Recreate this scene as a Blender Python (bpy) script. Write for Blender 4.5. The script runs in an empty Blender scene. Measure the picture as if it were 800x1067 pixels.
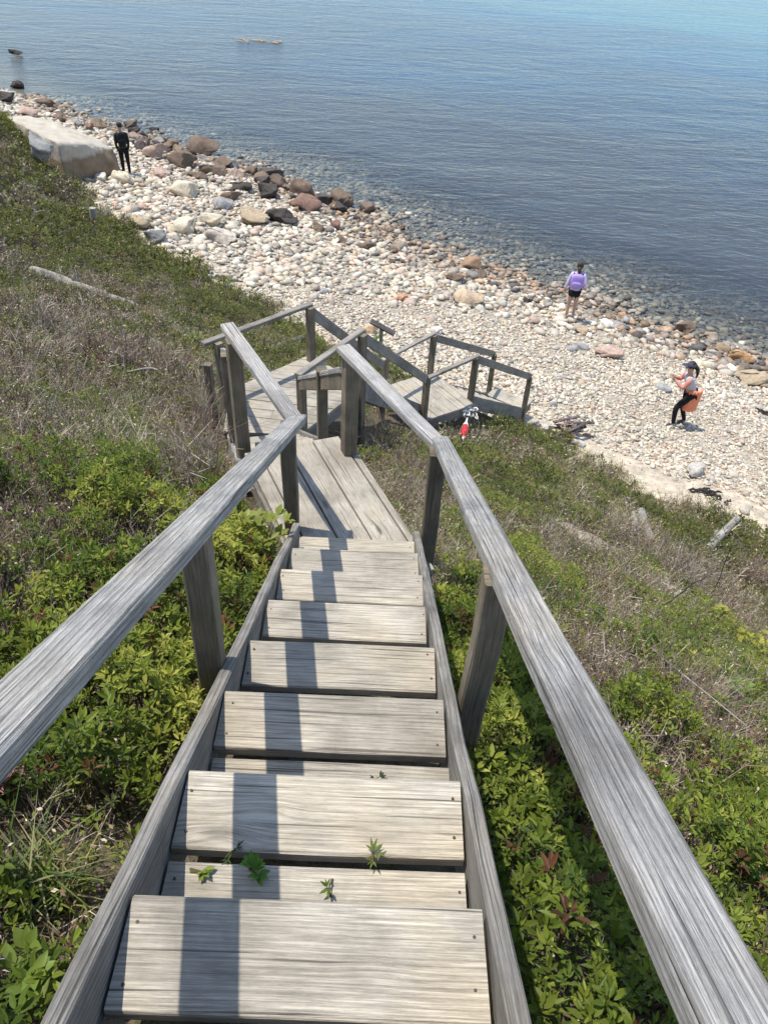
import bpy, bmesh, math
import numpy as np
from mathutils import Vector, Matrix

rng = np.random.default_rng(11)
scene = bpy.context.scene
COL = scene.collection
CZ = 9.8                                   # camera height above the sea
def R_(d): return math.radians(d)

# ------------------------------------------------------------------ camera
PITCH, ROLL, YAW, FPX = R_(41), R_(3.42), R_(1.25), 784.0
Fv = np.array([math.sin(YAW)*math.cos(PITCH), math.cos(YAW)*math.cos(PITCH), -math.sin(PITCH)])
R0 = np.array([math.cos(YAW), -math.sin(YAW), 0.0]); U0 = np.cross(R0, Fv)
Rv = math.cos(ROLL)*R0 + math.sin(ROLL)*U0
Dv = -(-math.sin(ROLL)*R0 + math.cos(ROLL)*U0)
CAM = np.array([0, 0, CZ])
def ray(x, y): return (x-400)/FPX*Rv + (y-533.5)/FPX*Dv + Fv
def at(x, y, c):                           # point of the photo's ray c metres below the camera
    d = ray(x, y); return CAM + d*(-c/d[2])
def proj(P):
    Q = np.asarray(P, float) - CAM; z = Q @ Fv
    zz = np.where(np.abs(z) < 1e-6, 1e-6, z)
    return 400 + FPX*(Q @ Rv)/zz, 533.5 + FPX*(Q @ Dv)/zz, z

# ------------------------------------------------------------------ terrain
S2 = math.sqrt(2)
TV = [-70,-44,-34,-26,-19.5,-12.8,-9.3,-6.8,-3.3,-2,4,30]
TU = [13.5,13.2,12.1,10.9,10.2,10.3,10.7,11.0,11.35,11.7,12.2,13.5]
SV = [-70,-43.9,-33.7,-28.5,-24.5,-20.2,-15.2,-12.4,-9.8,-7.4,-5.2,4,30]
SU = [16.0,16.4,17.2,18.4,18.9,18.6,18.7,19.2,19.5,19.7,19.85,20.3,21]
def toe_u(v): return np.interp(v, TV, TU) + 0.12*np.sin(v*1.7)+0.08*np.sin(v*3.9+1)
def shore_u(v): return np.interp(v, SV, SU) + 0.15*np.sin(v*.9)+0.1*np.sin(v*2.3+2)
def uv_of(x, y): return (x+y)/S2, (x-y)/S2
def xy_of(u, v): return (u+v)/S2, (u-v)/S2
ctrl = [(-.08,-1.2,.8),(-.08,.5,1.80),(-.08,1.8,2.52),(-.08,3,3.18),(-.5,4.1,3.5),(-1.1,5.6,4.6),(-1.3,7.0,5.35),(-1.1,8.6,5.75),(-.2,9.4,6.5),
 (.5,10.4,7.2),(1.2,10.9,7.4),(2.0,12.2,7.95),(-1.5,1.5,2.0),(-3,2,1.9),(-3,4,3.0),(-2,4.5,3.5),(-2.4,6.5,4.7),(-2.6,8,5.4),(-5,6,3.8),(-4.5,8.5,5.2),(-6,10,5.6),
 (-8,15,6.9),(-4.5,12.5,7.0),(-10,21,7.7),(-12,18,6.4),(-18,28,7.0),(-10,12,5.0),(-8,6,3.0),(-20,20,5.6),(-28,32,7.2),
 (1,.8,2.2),(1.2,2.5,3.3),(.9,4.2,4.3),(2,4,4.6),(1.2,6,5.4),(3,6,6.2),(1.5,8.5,6.5),(3,9,7.3),(4.5,9.0,8.0),(5,7,7.5),(4,4,5.6),(6,6,7.5),(3,1.5,3.5),(6,2,5),
 (8,5,7.6),(10,0,6.0),(-3,-2,-.4),(3,-3,1.6),(-8,0,0),(-6,-8,-2.5),(6,-8,0.5),(-16,8,2.0),(-26,18,3.5),(14,-8,5)]
for px_, py_, c_ in ((4,128,7.45),(18,142,7.6),(32,156,7.75),(48,174,7.95),(60,186,8.1)): ctrl.append((*at(px_, py_, c_)[:2], c_))
for v in np.arange(-66, 26, 2.0):
    for du, c in ((-.0, 8.6), (.9, 8.74)):
        x, y = xy_of(float(np.interp(v, TV, TU))+du, v); ctrl.append((x, y, c))
ctrl = np.array(ctrl)
def _phi(r2): return np.where(r2 < 1e-12, 0, 0.5*r2*np.log(np.maximum(r2, 1e-12)))
_P = ctrl[:, :2]; _n = len(_P)
_K = _phi(((_P[:, None]-_P[None])**2).sum(2)) + np.eye(_n)*0.02
_T = np.c_[np.ones(_n), _P]
_A = np.block([[_K, _T], [_T.T, np.zeros((3, 3))]])
_W = np.linalg.solve(_A, np.r_[ctrl[:, 2], 0, 0, 0])
def _vn(ix, iy, s):
    h = np.sin(ix*127.1+iy*311.7+s*74.7)*43758.5453; return h-np.floor(h)
def vnoise(x, y, s=0):                      # value noise 0..1
    ix, iy = np.floor(x), np.floor(y); fx, fy = x-ix, y-iy
    fx = fx*fx*(3-2*fx); fy = fy*fy*(3-2*fy)
    return ((_vn(ix,iy,s)*(1-fx)+_vn(ix+1,iy,s)*fx)*(1-fy) + (_vn(ix,iy+1,s)*(1-fx)+_vn(ix+1,iy+1,s)*fx)*fy)
def fbm(x, y, s=0): return vnoise(x,y,s)*.55+vnoise(x*2.1,y*2.1,s+3)*.3+vnoise(x*4.3,y*4.3,s+7)*.15
def hill_c(x, y):
    x = np.atleast_1d(np.asarray(x, float)); y = np.atleast_1d(np.asarray(y, float))
    out = np.empty(x.shape); xf, yf, of = x.ravel(), y.ravel(), out.ravel()
    for i in range(0, len(xf), 20000):
        a, b = xf[i:i+20000], yf[i:i+20000]
        of[i:i+20000] = _phi((a[:,None]-_P[None,:,0])**2+(b[:,None]-_P[None,:,1])**2) @ _W[:_n] + _W[_n]+_W[_n+1]*a+_W[_n+2]*b
    return of.reshape(x.shape)
def beach_c(u, v):
    tu, su = toe_u(v), shore_u(v)
    t = (u-tu)/np.maximum(su-tu, .5)
    c = 8.62 + 1.18*np.clip(t, 0, 1)**1.15 + np.where(u > su, np.minimum((u-su)*.085, 1.2)+np.clip(u-su-14, 0, 60)*.05, 0)
    return c + (fbm(u*.8, v*.8, 5)-.5)*.16*np.clip((u-tu)/1.5, 0, 1)
def ground(x, y):                           # z of the terrain
    x = np.atleast_1d(np.asarray(x, float)); y = np.atleast_1d(np.asarray(y, float))
    u, v = uv_of(x, y); tu = toe_u(v)
    c = np.where(u < tu, 0, beach_c(u, v)); m = u < tu
    if m.any():
        hc = hill_c(x[m], y[m]) + (fbm(x[m]*.9, y[m]*.9, 2)-.5)*.12*np.clip((tu-u)[m]/1.0, 0, 1)
        k = np.clip((tu-u)[m]/.8, 0, 1); k = k*k*(3-2*k)
        c[m] = hc*k + beach_c(u[m], v[m])*(1-k)
    return CZ - c
def hit(px, py):                            # where the photo's ray meets the terrain
    d = ray(px, py); t = np.concatenate([np.linspace(.8, 15, 500), np.linspace(15.03, 130, 1600)])
    P = CAM + t[:, None]*d; g = ground(P[:, 0], P[:, 1]); i = int(np.argmax(P[:, 2] < g))
    return P[i] if P[i, 2] < g[i] else P[-1]

# ------------------------------------------------------------------ object helpers
def tag(o, label=None, cat=None, group=None, kind=None):
    if label: o['label'] = label
    if cat: o['category'] = cat
    if group: o['group'] = group
    if kind: o['kind'] = kind
    return o
def empty(name, loc, label=None, cat=None, group=None):
    o = bpy.data.objects.new(name, None); COL.objects.link(o); o.location = loc; o.empty_display_size = .2
    return tag(o, label, cat, group)
def obj(name, me, mat=None, parent=None, loc=(0, 0, 0)):
    o = bpy.data.objects.new(name, me); COL.objects.link(o); o.location = loc
    if mat is not None and not me.materials: me.materials.append(mat)
    if parent is not None: o.parent = parent
    return o
def raw_mesh(name, V, faces, col=None, smooth=False):
    """faces: list of int arrays (n,k), one array per polygon size"""
    me = bpy.data.meshes.new(name); V = np.ascontiguousarray(V, np.float32)
    me.vertices.add(len(V)); me.vertices.foreach_set('co', V.ravel())
    idx = np.concatenate([f.ravel() for f in faces]).astype(np.int32)
    tot = np.concatenate([np.full(len(f), f.shape[1]) for f in faces]).astype(np.int32)
    st = np.concatenate([[0], np.cumsum(tot)[:-1]]).astype(np.int32)
    me.loops.add(len(idx)); me.loops.foreach_set('vertex_index', idx)
    me.polygons.add(len(tot)); me.polygons.foreach_set('loop_start', st)
    me.polygons.foreach_set('use_smooth', np.full(len(tot), smooth))
    me.update(calc_edges=True)
    if col is not None:
        a = me.color_attributes.new('Col', 'FLOAT_COLOR', 'POINT')
        a.data.foreach_set('color', np.ascontiguousarray(np.c_[col, np.ones(len(col))], np.float32).ravel())
    return me
class MB:
    """collects boards and tubes, builds ONE mesh object, with UVs along the grain"""
    def __init__(s): s.v, s.f, s.uv, s.m = [], [], [], None
    def nail(s, x, y, z, r=.0031, h=.001):
        if s.m is None: s.m = len(s.f)
        s.tube([(x, y, z-.004), (x, y, z+h)], r, 8); return s
    def face(s, ids, uvs): s.f.append(ids); s.uv.append(uvs)
    def beam(s, p0, p1, w, t, up=(0, 0, 1), ch=.005, seg=None, wob=.0015, drop=True):
        """board from p0 to p1; w across, t along 'up'; p0/p1 mark the middle of its TOP face when drop"""
        p0, p1 = np.array(p0, float), np.array(p1, float); d = p1-p0; L = np.linalg.norm(d); d /= L
        up = np.array(up, float); side = np.cross(d, up); side /= np.linalg.norm(side); up = np.cross(side, d)
        if drop: p0 = p0-up*t/2; p1 = p1-up*t/2
        a, b = w/2, t/2
        prof = [(-a+ch,b),(a-ch,b),(a,b-ch),(a,-b+ch),(a-ch,-b),(-a+ch,-b),(-a,-b+ch),(-a,b-ch)]
        per = [0]
        for i in range(8):
            q, r = prof[i], prof[(i+1) % 8]; per.append(per[-1]+math.hypot(q[0]-r[0], q[1]-r[1]))
        n = seg or max(1, int(L/.25)); o = len(s.v); u0, v0 = rng.uniform(0, 50, 2)
        for k in range(n+1):
            x = L*k/n; c = p0+d*x; j = rng.normal(0, wob, 3)
            for (q, r) in prof:
                e = rng.normal(0, wob*.5, 3)
                s.v.append(c+side*q+up*r+j+e)
        for k in range(n):
            for i in range(8):
                i2 = (i+1) % 8; A = o+k*8
                s.face([A+i, A+8+i, A+8+i2, A+i2], [(u0+L*k/n, v0+per[i]), (u0+L*(k+1)/n, v0+per[i]), (u0+L*(k+1)/n, v0+per[i+1]), (u0+L*k/n, v0+per[i+1])])
        s.face([o+i for i in range(8)], [(u0+q*.15, v0+r) for q, r in prof])
        s.face([o+n*8+i for i in range(7, -1, -1)], [(u0+3+prof[i][0]*.15, v0+prof[i][1]) for i in range(7, -1, -1)])
        return s
    def post(s, x, y, z0, z1, w=.09, yaw=0, lean=(0, 0)):
        up = (math.sin(yaw), math.cos(yaw), 0)
        return s.beam((x, y, z0), (x+lean[0], y+lean[1], z1), w, w, up=up, ch=.006, drop=False)
    def plank_poly(s, poly, z, t, d):        # convex polygon (xy), top at z, grain direction d
        o = len(s.v); n = len(poly); u0, v0 = rng.uniform(0, 50, 2); dz = rng.normal(0, .0015)
        nn = (-d[1], d[0]); ccw = sum(poly[i][0]*poly[(i+1) % n][1]-poly[(i+1) % n][0]*poly[i][1] for i in range(n)) > 0
        if not ccw: poly = poly[::-1]
        cx = sum(p[0] for p in poly)/n; cy = sum(p[1] for p in poly)/n; b = .004
        inn = []
        for p in poly:
            l = math.hypot(p[0]-cx, p[1]-cy) or 1; inn.append((p[0]+(cx-p[0])/l*b, p[1]+(cy-p[1])/l*b))
        for lst, zz in ((inn, z), (poly, z-b), (poly, z-t)):
            for p in lst: s.v.append(np.array([p[0], p[1], zz+dz]))
        UV = lambda p, k=0: (u0+p[0]*d[0]+p[1]*d[1], v0+p[0]*nn[0]+p[1]*nn[1]+k)
        s.face([o+i for i in range(n)], [UV(p) for p in inn])
        for r in range(2):
            for i in range(n):
                j = (i+1) % n; A = o+r*n
                s.face([A+i, A+n+i, A+n+j, A+j], [UV(poly[i], r*.01), UV(poly[i], .01+r*t), UV(poly[j], .01+r*t), UV(poly[j], r*.01)])
        s.face([o+2*n+i for i in range(n-1, -1, -1)], [UV(poly[i], 2) for i in range(n-1, -1, -1)])
        return s
    def tube(s, pts, rad, seg=8):
        pts = [np.array(p, float) for p in pts]; o = len(s.v); n = len(pts); u0, v0 = rng.uniform(0, 50, 2)
        ref = np.array([.31, .17, .93]); L = 0; Ls = []
        for k in range(n):
            d = pts[min(k+1, n-1)]-pts[max(k-1, 0)]; d /= np.linalg.norm(d)+1e-9
            a = np.cross(d, ref); a /= np.linalg.norm(a)+1e-9; b = np.cross(a, d)
            if k: L += np.linalg.norm(pts[k]-pts[k-1])
            Ls.append(L); r = rad[k] if hasattr(rad, '__len__') else rad
            for i in range(seg):
                t = 2*math.pi*i/seg; s.v.append(pts[k]+(a*math.cos(t)+b*math.sin(t))*r)
        r0 = rad[0] if hasattr(rad, '__len__') else rad
        for k in range(n-1):
            for i in range(seg):
                j = (i+1) % seg; A = o+k*seg; c = 2*math.pi*r0/seg
                s.face([A+i, A+j, A+seg+j, A+seg+i], [(u0+Ls[k], v0+c*i), (u0+Ls[k], v0+c*(i+1)), (u0+Ls[k+1], v0+c*(i+1)), (u0+Ls[k+1], v0+c*i)])
        s.face([o+i for i in range(seg-1, -1, -1)], [(u0, v0+i*.01) for i in range(seg)])
        s.face([o+(n-1)*seg+i for i in range(seg)], [(u0, v0+i*.01) for i in range(seg)])
        return s
    def build(s, name, mat, parent=None, smooth=False, org=None):
        if parent is not None and org is None:
            base, q = np.zeros(3), parent
            while q is not None: base = base+np.array(q.location); q = q.parent
        else: base = np.array(org if org is not None else (0, 0, 0), float)
        me = bpy.data.meshes.new(name); V = np.array(s.v)-base
        me.from_pydata(V.tolist(), [], s.f)
        if s.m is not None:
            me.materials.append(mat); me.materials.append(M_nail); me.polygons.foreach_set('material_index', [0]*s.m+[1]*(len(s.f)-s.m))
        ul = me.uv_layers.new(name='UVMap'); flat = [c for f in s.uv for p in f for c in p]
        ul.data.foreach_set('uv', np.array(flat, np.float32))
        if smooth: me.polygons.foreach_set('use_smooth', [True]*len(me.polygons))
        return obj(name, me, mat, parent, (0, 0, 0) if parent is not None else tuple(float(c) for c in base))
def clip(poly, n, c):                       # keep points with n.p <= c
    out = []
    for i in range(len(poly)):
        p, q = poly[i], poly[(i+1) % len(poly)]; a, b = n[0]*p[0]+n[1]*p[1]-c, n[0]*q[0]+n[1]*q[1]-c
        if a <= 0: out.append(p)
        if a*b < 0: k = a/(a-b); out.append((p[0]+(q[0]-p[0])*k, p[1]+(q[1]-p[1])*k))
    return out

# ------------------------------------------------------------------ materials
def new_mat(name):
    m = bpy.data.materials.new(name); m.use_nodes = True; nt = m.node_tree; nt.nodes.clear()
    out = nt.nodes.new('ShaderNodeOutputMaterial'); return m, nt, out
def N(nt, t, **kw):
    n = nt.nodes.new(t)
    for k, v in kw.items():
        if k.startswith('i_'):
            key = k[2:]; key = int(key) if key.isdigit() else key.replace('_', ' ')
            n.inputs[key].default_value = v
        else: setattr(n, k, v)
    return n
def ramp(nt, stops, interp='LINEAR'):
    r = nt.nodes.new('ShaderNodeValToRGB'); cr = r.color_ramp; cr.interpolation = interp
    while len(cr.elements) < len(stops): cr.elements.new(.5)
    for e, (p, c) in zip(cr.elements, stops): e.position = p; e.color = (*c, 1) if len(c) == 3 else c
    return r
def math_(nt, op, a, b=None, clampv=False):
    n = nt.nodes.new('ShaderNodeMath'); n.operation = op; n.use_clamp = clampv
    for i, v in enumerate((a, b)):
        if v is None: continue
        if isinstance(v, (int, float)): n.inputs[i].default_value = v
        else: nt.links.new(v, n.inputs[i])
    return n.outputs[0]
def mixc(nt, f, a, b, mode='MIX'):
    n = nt.nodes.new('ShaderNodeMix'); n.data_type = 'RGBA'; n.blend_type = mode
    for s, v in ((n.inputs[0], f), (n.inputs[6], a), (n.inputs[7], b)):
        if isinstance(v, (int, float)): s.default_value = v
        elif isinstance(v, tuple): s.default_value = (*v, 1)
        else: nt.links.new(v, s)
    return n.outputs[2]
def wood(name, light, mid, dark, moss=0.0, ring=26.0, bump=.5, wander=.03, cath=4.0, rc=.5):
    m, nt, out = new_mat(name); L = nt.links.new
    tc = N(nt, 'ShaderNodeUVMap'); sep = N(nt, 'ShaderNodeSeparateXYZ'); L(tc.outputs[0], sep.inputs[0])
    u, v = sep.outputs[0], sep.outputs[1]
    def vec(ku, kv, ov=None):
        c = N(nt, 'ShaderNodeCombineXYZ'); L(math_(nt, 'MULTIPLY', u, ku), c.inputs[0])
        L(math_(nt, 'MULTIPLY', ov if ov is not None else v, kv), c.inputs[1]); return c.outputs[0]
    # slow wander of the grain and knots that push it aside
    wn = N(nt, 'ShaderNodeTexNoise', i_Scale=1.0, i_Detail=2.0); L(vec(.7, 5.0), wn.inputs['Vector'])
    vo = N(nt, 'ShaderNodeTexVoronoi', i_Scale=1.0); L(vec(1.9, 6.0), vo.inputs['Vector'])
    kn = N(nt, 'ShaderNodeMapRange', interpolation_type='SMOOTHSTEP'); L(vo.outputs['Distance'], kn.inputs[0])
    kn.inputs[1].default_value = 0.0; kn.inputs[2].default_value = .26; kn.inputs[3].default_value = 1; kn.inputs[4].default_value = 0
    v2 = math_(nt, 'ADD', v, math_(nt, 'MULTIPLY', math_(nt, 'SUBTRACT', wn.outputs[0], .5), wander))
    v2 = math_(nt, 'ADD', v2, math_(nt, 'MULTIPLY', kn.outputs[0], .022))
    ph = N(nt, 'ShaderNodeTexNoise', i_Scale=1.0, i_Detail=2.0, i_Roughness=.45); L(vec(.32, 8.5), ph.inputs['Vector'])
    pv = math_(nt, 'ADD', math_(nt, 'MULTIPLY', v2, ring), math_(nt, 'MULTIPLY', ph.outputs[0], cath))
    fr_ = math_(nt, 'FRACT', pv)                                   # saw-tooth growth rings: soft early wood, sharp dark late wood
    jn = N(nt, 'ShaderNodeTexNoise', i_Scale=1.0, i_Detail=3.0, i_Roughness=.6); L(vec(3.0, 190, v2), jn.inputs['Vector'])
    rn_o = math_(nt, 'ADD', fr_, math_(nt, 'MULTIPLY', math_(nt, 'SUBTRACT', jn.outputs[0], .5), .75))
    fn = N(nt, 'ShaderNodeTexNoise', i_Scale=1.0, i_Detail=4.0, i_Roughness=.65); L(vec(7.0, 330, v2), fn.inputs['Vector'])
    sn = N(nt, 'ShaderNodeTexNoise', i_Scale=1.0, i_Detail=3.0); L(vec(2.2, 9.0), sn.inputs['Vector'])
    q0 = 1-rc; rr = ramp(nt, [(.0, (q0+.05,)*3), (.20, (q0+rc*.8,)*3), (.6, (1,1,1)), (.86, (q0+rc*.8,)*3), (1, (q0,)*3)]); L(rn_o, rr.inputs[0])
    fr = ramp(nt, [(.3, (0,0,0)), (.55, (1,1,1))]); L(fn.outputs[0], fr.inputs[0])
    c = mixc(nt, rr.outputs[0], dark, mid)
    sr = ramp(nt, [(.35, (0,0,0)), (.68, (1,1,1))]); L(sn.outputs[0], sr.inputs[0])
    c = mixc(nt, math_(nt, 'MULTIPLY', sr.outputs[0], rr.outputs[0]), c, light)
    c = mixc(nt, math_(nt, 'MULTIPLY', math_(nt, 'SUBTRACT', 1.0, fr.outputs[0]), .5), c, dark)
    # a few dark cracks, dark knots
    cn = N(nt, 'ShaderNodeTexNoise', i_Scale=1.0, i_Detail=1.0); L(vec(1.6, 120, v2), cn.inputs['Vector'])
    cr = ramp(nt, [(.66, (0,0,0)), (.71, (1,1,1))]); L(cn.outputs[0], cr.inputs[0])
    c = mixc(nt, math_(nt, 'MULTIPLY', cr.outputs[0], .75), c, tuple(x*.3 for x in dark))
    kc = ramp(nt, [(.05, (1,1,1)), (.11, (0,0,0))]); L(vo.outputs['Distance'], kc.inputs[0])
    c = mixc(nt, math_(nt, 'MULTIPLY', kc.outputs[0], .7), c, tuple(x*.5 for x in dark))
    # blotches of dirt and lichen, in the place's own coordinates
    ge = N(nt, 'ShaderNodeNewGeometry'); bn = N(nt, 'ShaderNodeTexNoise', i_Scale=6.0, i_Detail=5.0, i_Roughness=.65); L(ge.outputs['Position'], bn.inputs['Vector'])
    br = ramp(nt, [(.44, (0,0,0)), (.72, (1,1,1))]); L(bn.outputs[0], br.inputs[0])
    c = mixc(nt, math_(nt, 'MULTIPLY', br.outputs[0], .5), c, mixc(nt, .5, tuple(x*.75 for x in mid), dark))
    s2 = N(nt, 'ShaderNodeTexNoise', i_Scale=1.0, i_Detail=5.0, i_Roughness=.7); L(vec(9, 70), s2.inputs['Vector'])
    s2r = ramp(nt, [(.34, (.80,.80,.80)), (.5, (1,1,1)), (.66, (1.10,1.095,1.085))]); L(s2.outputs[0], s2r.inputs[0]); c = mixc(nt, 1.0, c, s2r.outputs[0], 'MULTIPLY')
    s3 = N(nt, 'ShaderNodeTexNoise', i_Scale=2.3, i_Detail=5.0, i_Roughness=.6, i_Distortion=.4); L(ge.outputs['Position'], s3.inputs['Vector'])
    s3r = ramp(nt, [(.35, (.72,.71,.70)), (.50, (1,1,1)), (.65, (1.06,1.02,.95))]); L(s3.outputs[0], s3r.inputs[0]); c = mixc(nt, 1.0, c, s3r.outputs[0], 'MULTIPLY')
    if moss:
        mn = N(nt, 'ShaderNodeTexNoise', i_Scale=9.0, i_Detail=4.0); L(ge.outputs['Position'], mn.inputs['Vector'])
        mr = ramp(nt, [(.5, (0,0,0)), (.66, (1,1,1))]); L(mn.outputs[0], mr.inputs[0])
        c = mixc(nt, math_(nt, 'MULTIPLY', mr.outputs[0], moss), c, (.13, .135, .07))
    oi = N(nt, 'ShaderNodeObjectInfo'); ob = N(nt, 'ShaderNodeMapRange'); L(oi.outputs['Random'], ob.inputs[0]); ob.inputs[3].default_value = .86; ob.inputs[4].default_value = 1.1
    hs = N(nt, 'ShaderNodeHueSaturation'); L(c, hs.inputs['Color']); L(ob.outputs[0], hs.inputs['Value'])
    b = N(nt, 'ShaderNodeBsdfPrincipled', i_Roughness=.82); b.inputs['Specular IOR Level'].default_value = .25
    L(hs.outputs[0], b.inputs['Base Color'])
    h = math_(nt, 'ADD', math_(nt, 'MULTIPLY', rr.outputs[0], .6), math_(nt, 'MULTIPLY', fr.outputs[0], .5))
    h = math_(nt, 'SUBTRACT', h, math_(nt, 'MULTIPLY', cr.outputs[0], 1.2))
    bp = N(nt, 'ShaderNodeBump', i_Strength=bump, i_Distance=.0035); L(h, bp.inputs['Height']); L(bp.outputs[0], b.inputs['Normal'])
    L(b.outputs[0], out.inputs[0]); return m
M_tread = wood('tread_wood', (.58,.53,.44), (.48,.435,.355), (.22,.195,.155), ring=85, bump=.8, wander=.012, cath=6.0, rc=.62)
M_rail = wood('rail_wood', (.57,.55,.515), (.43,.415,.39), (.17,.16,.15), ring=80, bump=1.0, wander=.012, cath=5.0, rc=.78)
M_string = wood('stringer_wood', (.40,.375,.335), (.28,.262,.235), (.10,.093,.083), ring=75, cath=3.0, rc=.75, bump=.8)
M_post = wood('post_wood', (.32,.27,.205), (.225,.185,.138), (.09,.073,.055), moss=.45, ring=70)
M_lower = wood('lower_rail_wood', (.42,.385,.335), (.32,.29,.25), (.13,.115,.10), ring=70)
M_drift = wood('driftwood', (.50,.465,.41), (.36,.335,.295), (.13,.115,.10), ring=50)
M_darkw = wood('dark_wood', (.16,.14,.13), (.09,.08,.075), (.03,.027,.025), ring=26)

M_nail = bpy.data.materials.new('nail_steel'); M_nail.use_nodes = True; _b = M_nail.node_tree.nodes['Principled BSDF']; _b.inputs['Base Color'].default_value = (.055,.042,.034,1); _b.inputs['Roughness'].default_value = .6
def attr_mat(name, rough=.6, spec=.3, trans=0.0, nscale=0, namt=.3, bump=0.0, bscale=20):
    m, nt, out = new_mat(name); L = nt.links.new
    a = N(nt, 'ShaderNodeVertexColor', layer_name='Col'); c = a.outputs[0]
    ge = N(nt, 'ShaderNodeNewGeometry')
    if nscale:
        n = N(nt, 'ShaderNodeTexNoise', i_Scale=nscale, i_Detail=5.0, i_Roughness=.65); L(ge.outputs['Position'], n.inputs['Vector'])
        r = ramp(nt, [(.3, (1-namt,)*3), (.7, (1+namt*.6,)*3)]); L(n.outputs[0], r.inputs[0]); c = mixc(nt, 1.0, c, r.outputs[0], 'MULTIPLY')
    b = N(nt, 'ShaderNodeBsdfPrincipled', i_Roughness=rough); b.inputs['Specular IOR Level'].default_value = spec; L(c, b.inputs['Base Color'])
    if bump:
        bn = N(nt, 'ShaderNodeTexNoise', i_Scale=bscale, i_Detail=5.0); L(ge.outputs['Position'], bn.inputs['Vector'])
        bp = N(nt, 'ShaderNodeBump', i_Strength=bump, i_Distance=.02); L(bn.outputs[0], bp.inputs['Height']); L(bp.outputs[0], b.inputs['Normal'])
    sh = b.outputs[0]
    if trans:
        t = N(nt, 'ShaderNodeBsdfTranslucent'); L(mixc(nt, 1.0, c, (1.25, 1.3, .7), 'MULTIPLY'), t.inputs[0])
        mx = N(nt, 'ShaderNodeMixShader', i_0=trans); L(sh, mx.inputs[1]); L(t.outputs[0], mx.inputs[2]); sh = mx.outputs[0]
    L(sh, out.inputs[0]); return m
M_leaf = attr_mat('leaf', .5, .28, .36)
M_twig = attr_mat('twig', .85, .15)
M_stone = attr_mat('stone', .75, .25, 0, 14, .35, .35, 30)

def noise_mat(name, stops, scale=8, rough=.8, detail=6, bump=.3, bdist=.02, spec=.25, bscale=None):
    m, nt, out = new_mat(name); L = nt.links.new
    ge = N(nt, 'ShaderNodeNewGeometry'); n = N(nt, 'ShaderNodeTexNoise', i_Scale=scale, i_Detail=detail, i_Roughness=.65); L(ge.outputs['Position'], n.inputs['Vector'])
    r = ramp(nt, stops); L(n.outputs[0], r.inputs[0])
    b = N(nt, 'ShaderNodeBsdfPrincipled', i_Roughness=rough); b.inputs['Specular IOR Level'].default_value = spec; L(r.outputs[0], b.inputs['Base Color'])
    if bump:
        n2 = N(nt, 'ShaderNodeTexNoise', i_Scale=bscale or scale*3, i_Detail=6.0); L(ge.outputs['Position'], n2.inputs['Vector'])
        bp = N(nt, 'ShaderNodeBump', i_Strength=bump, i_Distance=bdist); L(n2.outputs[0], bp.inputs['Height']); L(bp.outputs[0], b.inputs['Normal'])
    L(b.outputs[0], out.inputs[0]); return m
def flat(name, c, rough=.7, var=.12, scale=25):
    return noise_mat(name, [(.3, tuple(x*(1-var) for x in c)), (.7, tuple(min(1, x*(1+var)) for x in c))], scale, rough, 4, .15, .004)
M_soil = noise_mat('soil_litter', [(.3, (.07,.055,.036)), (.5, (.15,.118,.08)), (.62, (.10,.10,.045)), (.8, (.24,.20,.145))], 9, .9, 8, .8, .05)
M_sand = noise_mat('beach_sand', [(.25, (.26,.22,.17)), (.5, (.46,.39,.29)), (.8, (.58,.51,.40))], 3, .9, 10, .6, .02, bscale=40)
M_bed = M_sand

# ------------------------------------------------------------------ setting: hillside, beach, sea
def grid_mesh(name, U, V, Z, colr=None, mask=None):
    X, Y = xy_of(U, V); n, k = U.shape
    P = np.stack([X, Y, Z], 2).reshape(-1, 3); i = np.arange(n*k).reshape(n, k)
    F = np.stack([i[:-1, :-1], i[1:, :-1], i[1:, 1:], i[:-1, 1:]], 2).reshape(-1, 4)
    return raw_mesh(name, P, [F], smooth=True)
vv = np.concatenate([np.arange(-68, -30, .5), np.arange(-30, 6, .22), np.arange(6, 30, 1.0)])
hu = -np.concatenate([np.arange(0, 13, .22), np.arange(13, 40, 1.5)])
Vg, Ug = np.meshgrid(vv, hu, indexing='ij'); Ug = Ug + toe_u(Vg)
Xg, Yg = xy_of(Ug, Vg)
Zg = ground(Xg.ravel()-0, Yg.ravel()).reshape(Xg.shape); Zg[:, 0] = CZ-beach_c(Ug[:, 0], Vg[:, 0])
hill = tag(obj('hillside', grid_mesh('hillside', Ug, Vg, Zg), M_soil), kind='structure')
bu = np.concatenate([np.arange(0, 16, .22), np.geomspace(16, 160, 40)])
Vb, Ub = np.meshgrid(vv, bu, indexing='ij'); Ub = Ub + toe_u(Vb)
M_beach = attr_mat('beach_ground', .9, .2, 0, 5, .45, .7, 45)
bme = grid_mesh('beach', Ub, Vb, CZ-beach_c(Ub, Vb))
sk = np.clip(1.25-(Ub-toe_u(Vb))/(.5+1.5*np.clip((Vb+13)/9, 0, 1))+(vnoise(Ub*1.5, Vb*1.5, 8)-.5)*.8, 0, 1)[..., None]; wk = np.clip((Ub-shore_u(Vb)+1.2)/1.6, 0, 1)[..., None]
bc = np.array([.60,.51,.385])*sk+np.array([.42,.37,.295])*(1-sk); bc = bc*(1-wk)+np.array([.19,.17,.135])*wk
dk = np.clip((Ub-shore_u(Vb)-9)/10, 0, 1)[..., None]; bc = (bc*(1-dk)+np.array([.20,.19,.15])*dk).reshape(-1, 3)
ba = bme.color_attributes.new('Col', 'FLOAT_COLOR', 'POINT'); ba.data.foreach_set('color', np.c_[bc, np.ones(len(bc))].astype(np.float32).ravel())
beach = tag(obj('beach', bme, M_beach), kind='structure')
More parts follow.
